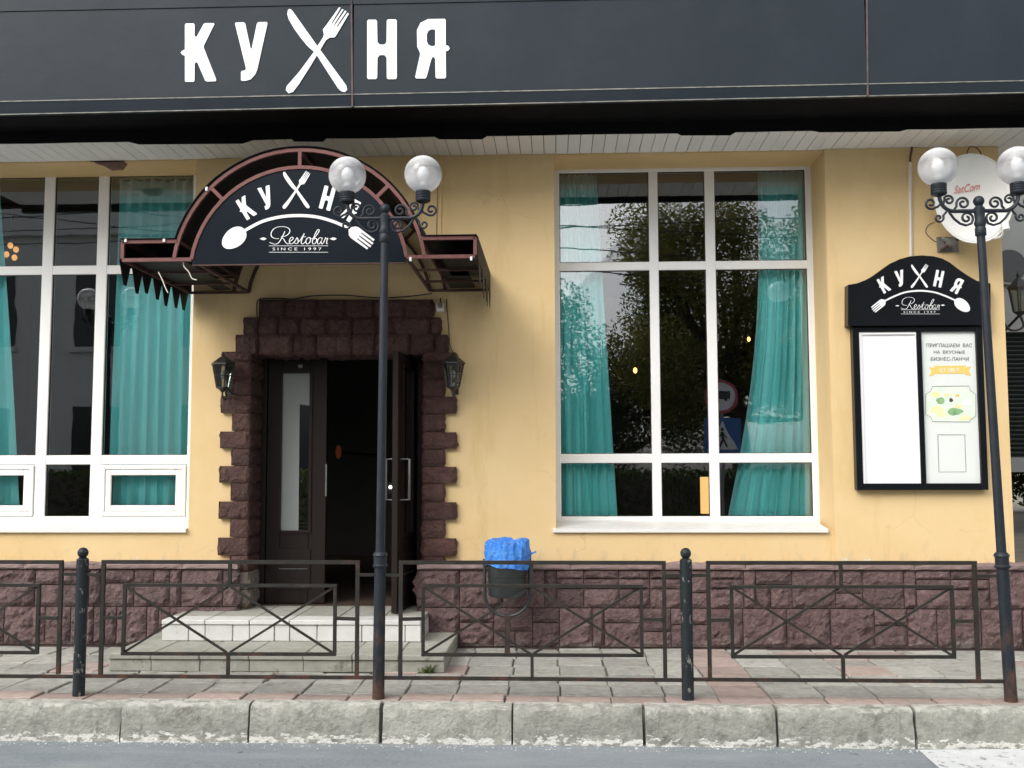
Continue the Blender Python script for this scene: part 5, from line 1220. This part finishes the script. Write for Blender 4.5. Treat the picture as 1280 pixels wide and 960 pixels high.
def leaves(name, m, parent, blobs, count, size, seed):
    rnd = random.Random(seed); V = []; Fc = []
    tot = sum(b[3] ** 2 for b in blobs)
    for bx_, by_, bz_, br_ in blobs:
        for _ in range(int(count * br_ ** 2 / tot)):
            d = Vector((rnd.gauss(0, 1), rnd.gauss(0, 1), rnd.gauss(0, 1))).normalized() * br_ * (rnd.random() ** .45)
            p = Vector((bx_, by_, bz_)) + d * (1 + .25 * noise.noise(d * 1.7 + Vector((bx_, by_, bz_))))
            a = Vector((rnd.gauss(0, 1), rnd.gauss(0, 1), rnd.gauss(0, .7))).normalized(); b = a.cross(Vector((rnd.gauss(0, 1), rnd.gauss(0, 1), rnd.gauss(0, 1)))).normalized()
            s = size * rnd.uniform(.6, 1.3); k = len(V)
            V += [p - a * s, p + b * s * .45, p + a * s, p - b * s * .45]; Fc.append((k, k + 1, k + 2, k + 3))
    o = MB(); o.v = [tuple(v) for v in V]; o.f = Fc; o = o.build(name, m, parent); return o
def tree(loc, h, blobs, count, size, lab, lm, seed, tr_=.22):
    x, y, z0 = loc; t = thing('tree', lab, 'tree', loc); rnd = random.Random(seed)
    path = [(x, y, z0 - .2), (x + .05, y, z0 + h * .2), (x - .05, y + .1, z0 + h * .45), (x + .1, y, z0 + h * .8)]
    mb = MB().tube(cat_rom(path, 5), [tr_ * (1 - .8 * i / 15) for i in range(16)], 10)
    for b in blobs:
        s = Vector((x, y, z0 + h * rnd.uniform(.3, .5))); e = Vector(b[:3])
        mb.tube(cat_rom([tuple(s), tuple((s + e) / 2 + Vector((0, 0, -.2))), tuple(e)], 4), [tr_ * .4 * (1 - .85 * i / 8) for i in range(9)], 6)
    mb.build('trunk', 'bark', t, True)
    o = leaves('crown', lm, t, blobs, count, size, seed); o['kind'] = 'stuff'
def rblobs(cx, cy, cz, rx, ry, rz, n, r, seed):
    rnd = random.Random(seed); return [(cx + rnd.uniform(-1, 1) * rx, cy + rnd.uniform(-1, 1) * ry, cz + rnd.uniform(-1, 1) * rz, r * rnd.uniform(.6, 1.2)) for _ in range(n)]
tree((9.0, 19.5, .5), 3.0, rblobs(9.0, 19.5, 1.6, 1.6, .7, .75, 30, .6, 3), 24000, .06, 'dark green leafy tree behind the neighbouring building', 'leaf_dark', 3)
# a tall tree, old facade, signs and wires across the street (seen mirrored in the panes)
tree((4.6, -7.5, -.1), 9.0, rblobs(4.8, -7.5, 5.4, 2.7, 1.4, 2.4, 34, 1.2, 11), 90000, .055, 'large spreading tree across the street mirrored in the right window', 'leaf', 11, .3)
tree((9.6, -8.5, -.1), 9.0, rblobs(9.6, -8.5, 5.0, 2.2, 1.4, 2.6, 22, 1.2, 12), 20000, .10, 'tall leafy tree further along the opposite pavement', 'leaf', 12, .3)
tree((1.2, -8.2, -.1), 6.0, rblobs(1.1, -8.2, 4.0, 2.6, 1.0, 2.3, 28, 1.05, 13), 60000, .055, 'low bushy tree across the street mirrored low in the right window', 'leaf_dark', 13, .22)
ob = thing('opposite_building', 'grey stone building across the street mirrored in the left window', 'building', (-13, -10, 0))
MB().box(-24, -4.5, -16, -10, -.3, 10.5).build('wall', 'old_facade', ob)
MB().box(-24.2, -4.3, -16.2, -9.75, 8.2, 8.5).build('cornice', 'old_facade', ob)
for i in range(6):
    for z in (1.2, 5.0):
        x = -23 + i * 3.1
        w = MB().box(x, x + 1.3, -10.02, -9.98, z, z + 2.1).build('window', 'dark_window', ob)
        MB().box(x - .1, x + 1.4, -10.0, -9.85, z - .15, z - .02).build('sill', 'old_facade', w)
for i, (x, lab) in enumerate(((3.15, 'round no-trucks sign above a blue crossing sign across the street, mirrored in the right window'),)):
    y = -.9; t = thing('road_sign', lab, 'road sign', (x, y, ROADZ))
    MB().tube([(x, y, -.3), (x, y, 3.2)], .03, 10).build('pole', 'grey_metal', t, True)
    MB().tube([(x, y + .03, 2.85), (x, y + .04, 2.85)], .33, 36).build('round_plate', 'sign_red', t, True)
    MB().tube([(x, y + .04, 2.85), (x, y + .043, 2.85)], .275, 36).build('round_field', 'sign_white', t, True)
    MB().box(x - .10, x + .16, y + .044, y + .046, 2.79, 2.95).box(x - .19, x - .11, y + .044, y + .046, 2.79, 2.89).build('lorry_symbol', 'ink', t)
    for q in (-.14, .08): MB().tube([(x + q, y + .044, 2.78), (x + q, y + .047, 2.78)], .03, 14).build('wheel_symbol', 'ink', t)
    MB().box(x - .33, x + .33, y + .03, y + .04, 1.78, 2.44).build('square_plate', 'sign_blue', t)
    MB().add([(x - .27, y + .043, 1.84), (x + .27, y + .043, 1.84), (x, y + .043, 2.38)], [(2, 1, 0)]).build('triangle_field', 'sign_white', t)
    wk = MB()
    for a, b, ww in (((.0, 2.16), (.0, 2.02), .05), ((.0, 2.03), (.07, 1.88), .035), ((.0, 2.03), (-.06, 1.88), .035), ((.0, 2.14), (.08, 2.05), .025), ((.0, 2.14), (-.07, 2.06), .025)):
        wk.bar((x + a[0], y + .046, a[1]), (x + b[0], y + .046, b[1]), ww, .003)
    wk.tube([(x, y + .045, 2.21), (x, y + .048, 2.21)], .035, 12); wk.build('walking_figure_symbol', 'ink', t)
for i in range(6):
    y = -3.5 - .25 * i; z = 6.3 + .35 * i
    P = [(-14 + 5 * k, y + .3 * k * (i % 3), z + (-1.2 if i > 2 else .4) * k * .4 + .12 * (k - 3) ** 2 * .2) for k in range(7)]
    tag(MB().tube(cat_rom(P, 4), .013, 5).build('overhead_wire', 'cable', None, True), 'thin black overhead wire across the street, ' + ('lowest', 'second lowest', 'third lowest', 'third highest', 'second highest', 'highest')[i] + ' of six strands', 'wire', 'overhead wires along the street')

hg = thing('added_hedge', 'long dark clipped greenery added unseen across the street to darken the low window reflections', 'added_hedge', (2, -3.2, -.1))  # unseen planting, added to darken what the lower panes mirror
MB().box(-14, 13, -3.5, -2.9, -.1, 1.35).build('inner_branches', 'bark', hg)
rnd = random.Random(5); mb = MB()
for _ in range(26000):
    u = rnd.random(); p = Vector((rnd.uniform(-14, 13), -2.86 + rnd.gauss(0, .05) if u < .6 else rnd.uniform(-3.5, -2.9), rnd.uniform(-.05, 1.4) if u < .6 else 1.38 + rnd.gauss(0, .05)))
    a = Vector((rnd.gauss(0, 1), rnd.gauss(0, 1), rnd.gauss(0, 1))).normalized(); b = a.orthogonal().normalized(); k = len(mb.v)
    mb.v += [tuple(p - a * .06), tuple(p + b * .03), tuple(p + a * .06), tuple(p - b * .03)]; mb.f.append((k, k + 1, k + 2, k + 3))
o = mb.build('foliage', 'leaf_dark', hg); o['kind'] = 'stuff'

# weeds in the joints
def weed(loc, n, h, lab):
    rnd = random.Random(n); mb = MB()
    for _ in range(n):
        a = rnd.uniform(0, 6.28); l = h * rnd.uniform(.5, 1.1); x, y = loc[0] + rnd.gauss(0, .03), loc[1] + rnd.gauss(0, .015); d = Vector((math.cos(a), math.sin(a), 0)); s = d.cross(Vector((0, 0, 1))) * .005
        b = Vector((x, y, loc[2] - .01)); m_ = b + d * l * .35 + Vector((0, 0, l * .7)); e = b + d * l * .8 + Vector((0, 0, l * rnd.uniform(.7, 1)))
        mb.add([b - s, b + s, m_ + s, m_ - s, e], [(0, 1, 2, 3), (3, 2, 4)])
    o = mb.build('weed', 'weed'); tag(o, lab, 'weed')
p = PZ(536, 841, 0); weed((p.x, p.y - .01, 0), 40, .09, 'small green weed at the foot of the entrance steps')
p = PZ(1272, 806, 0); weed((p.x, YPL - .05, 0), 60, .12, 'dry yellowish weeds at the plinth foot beyond the lamp post')
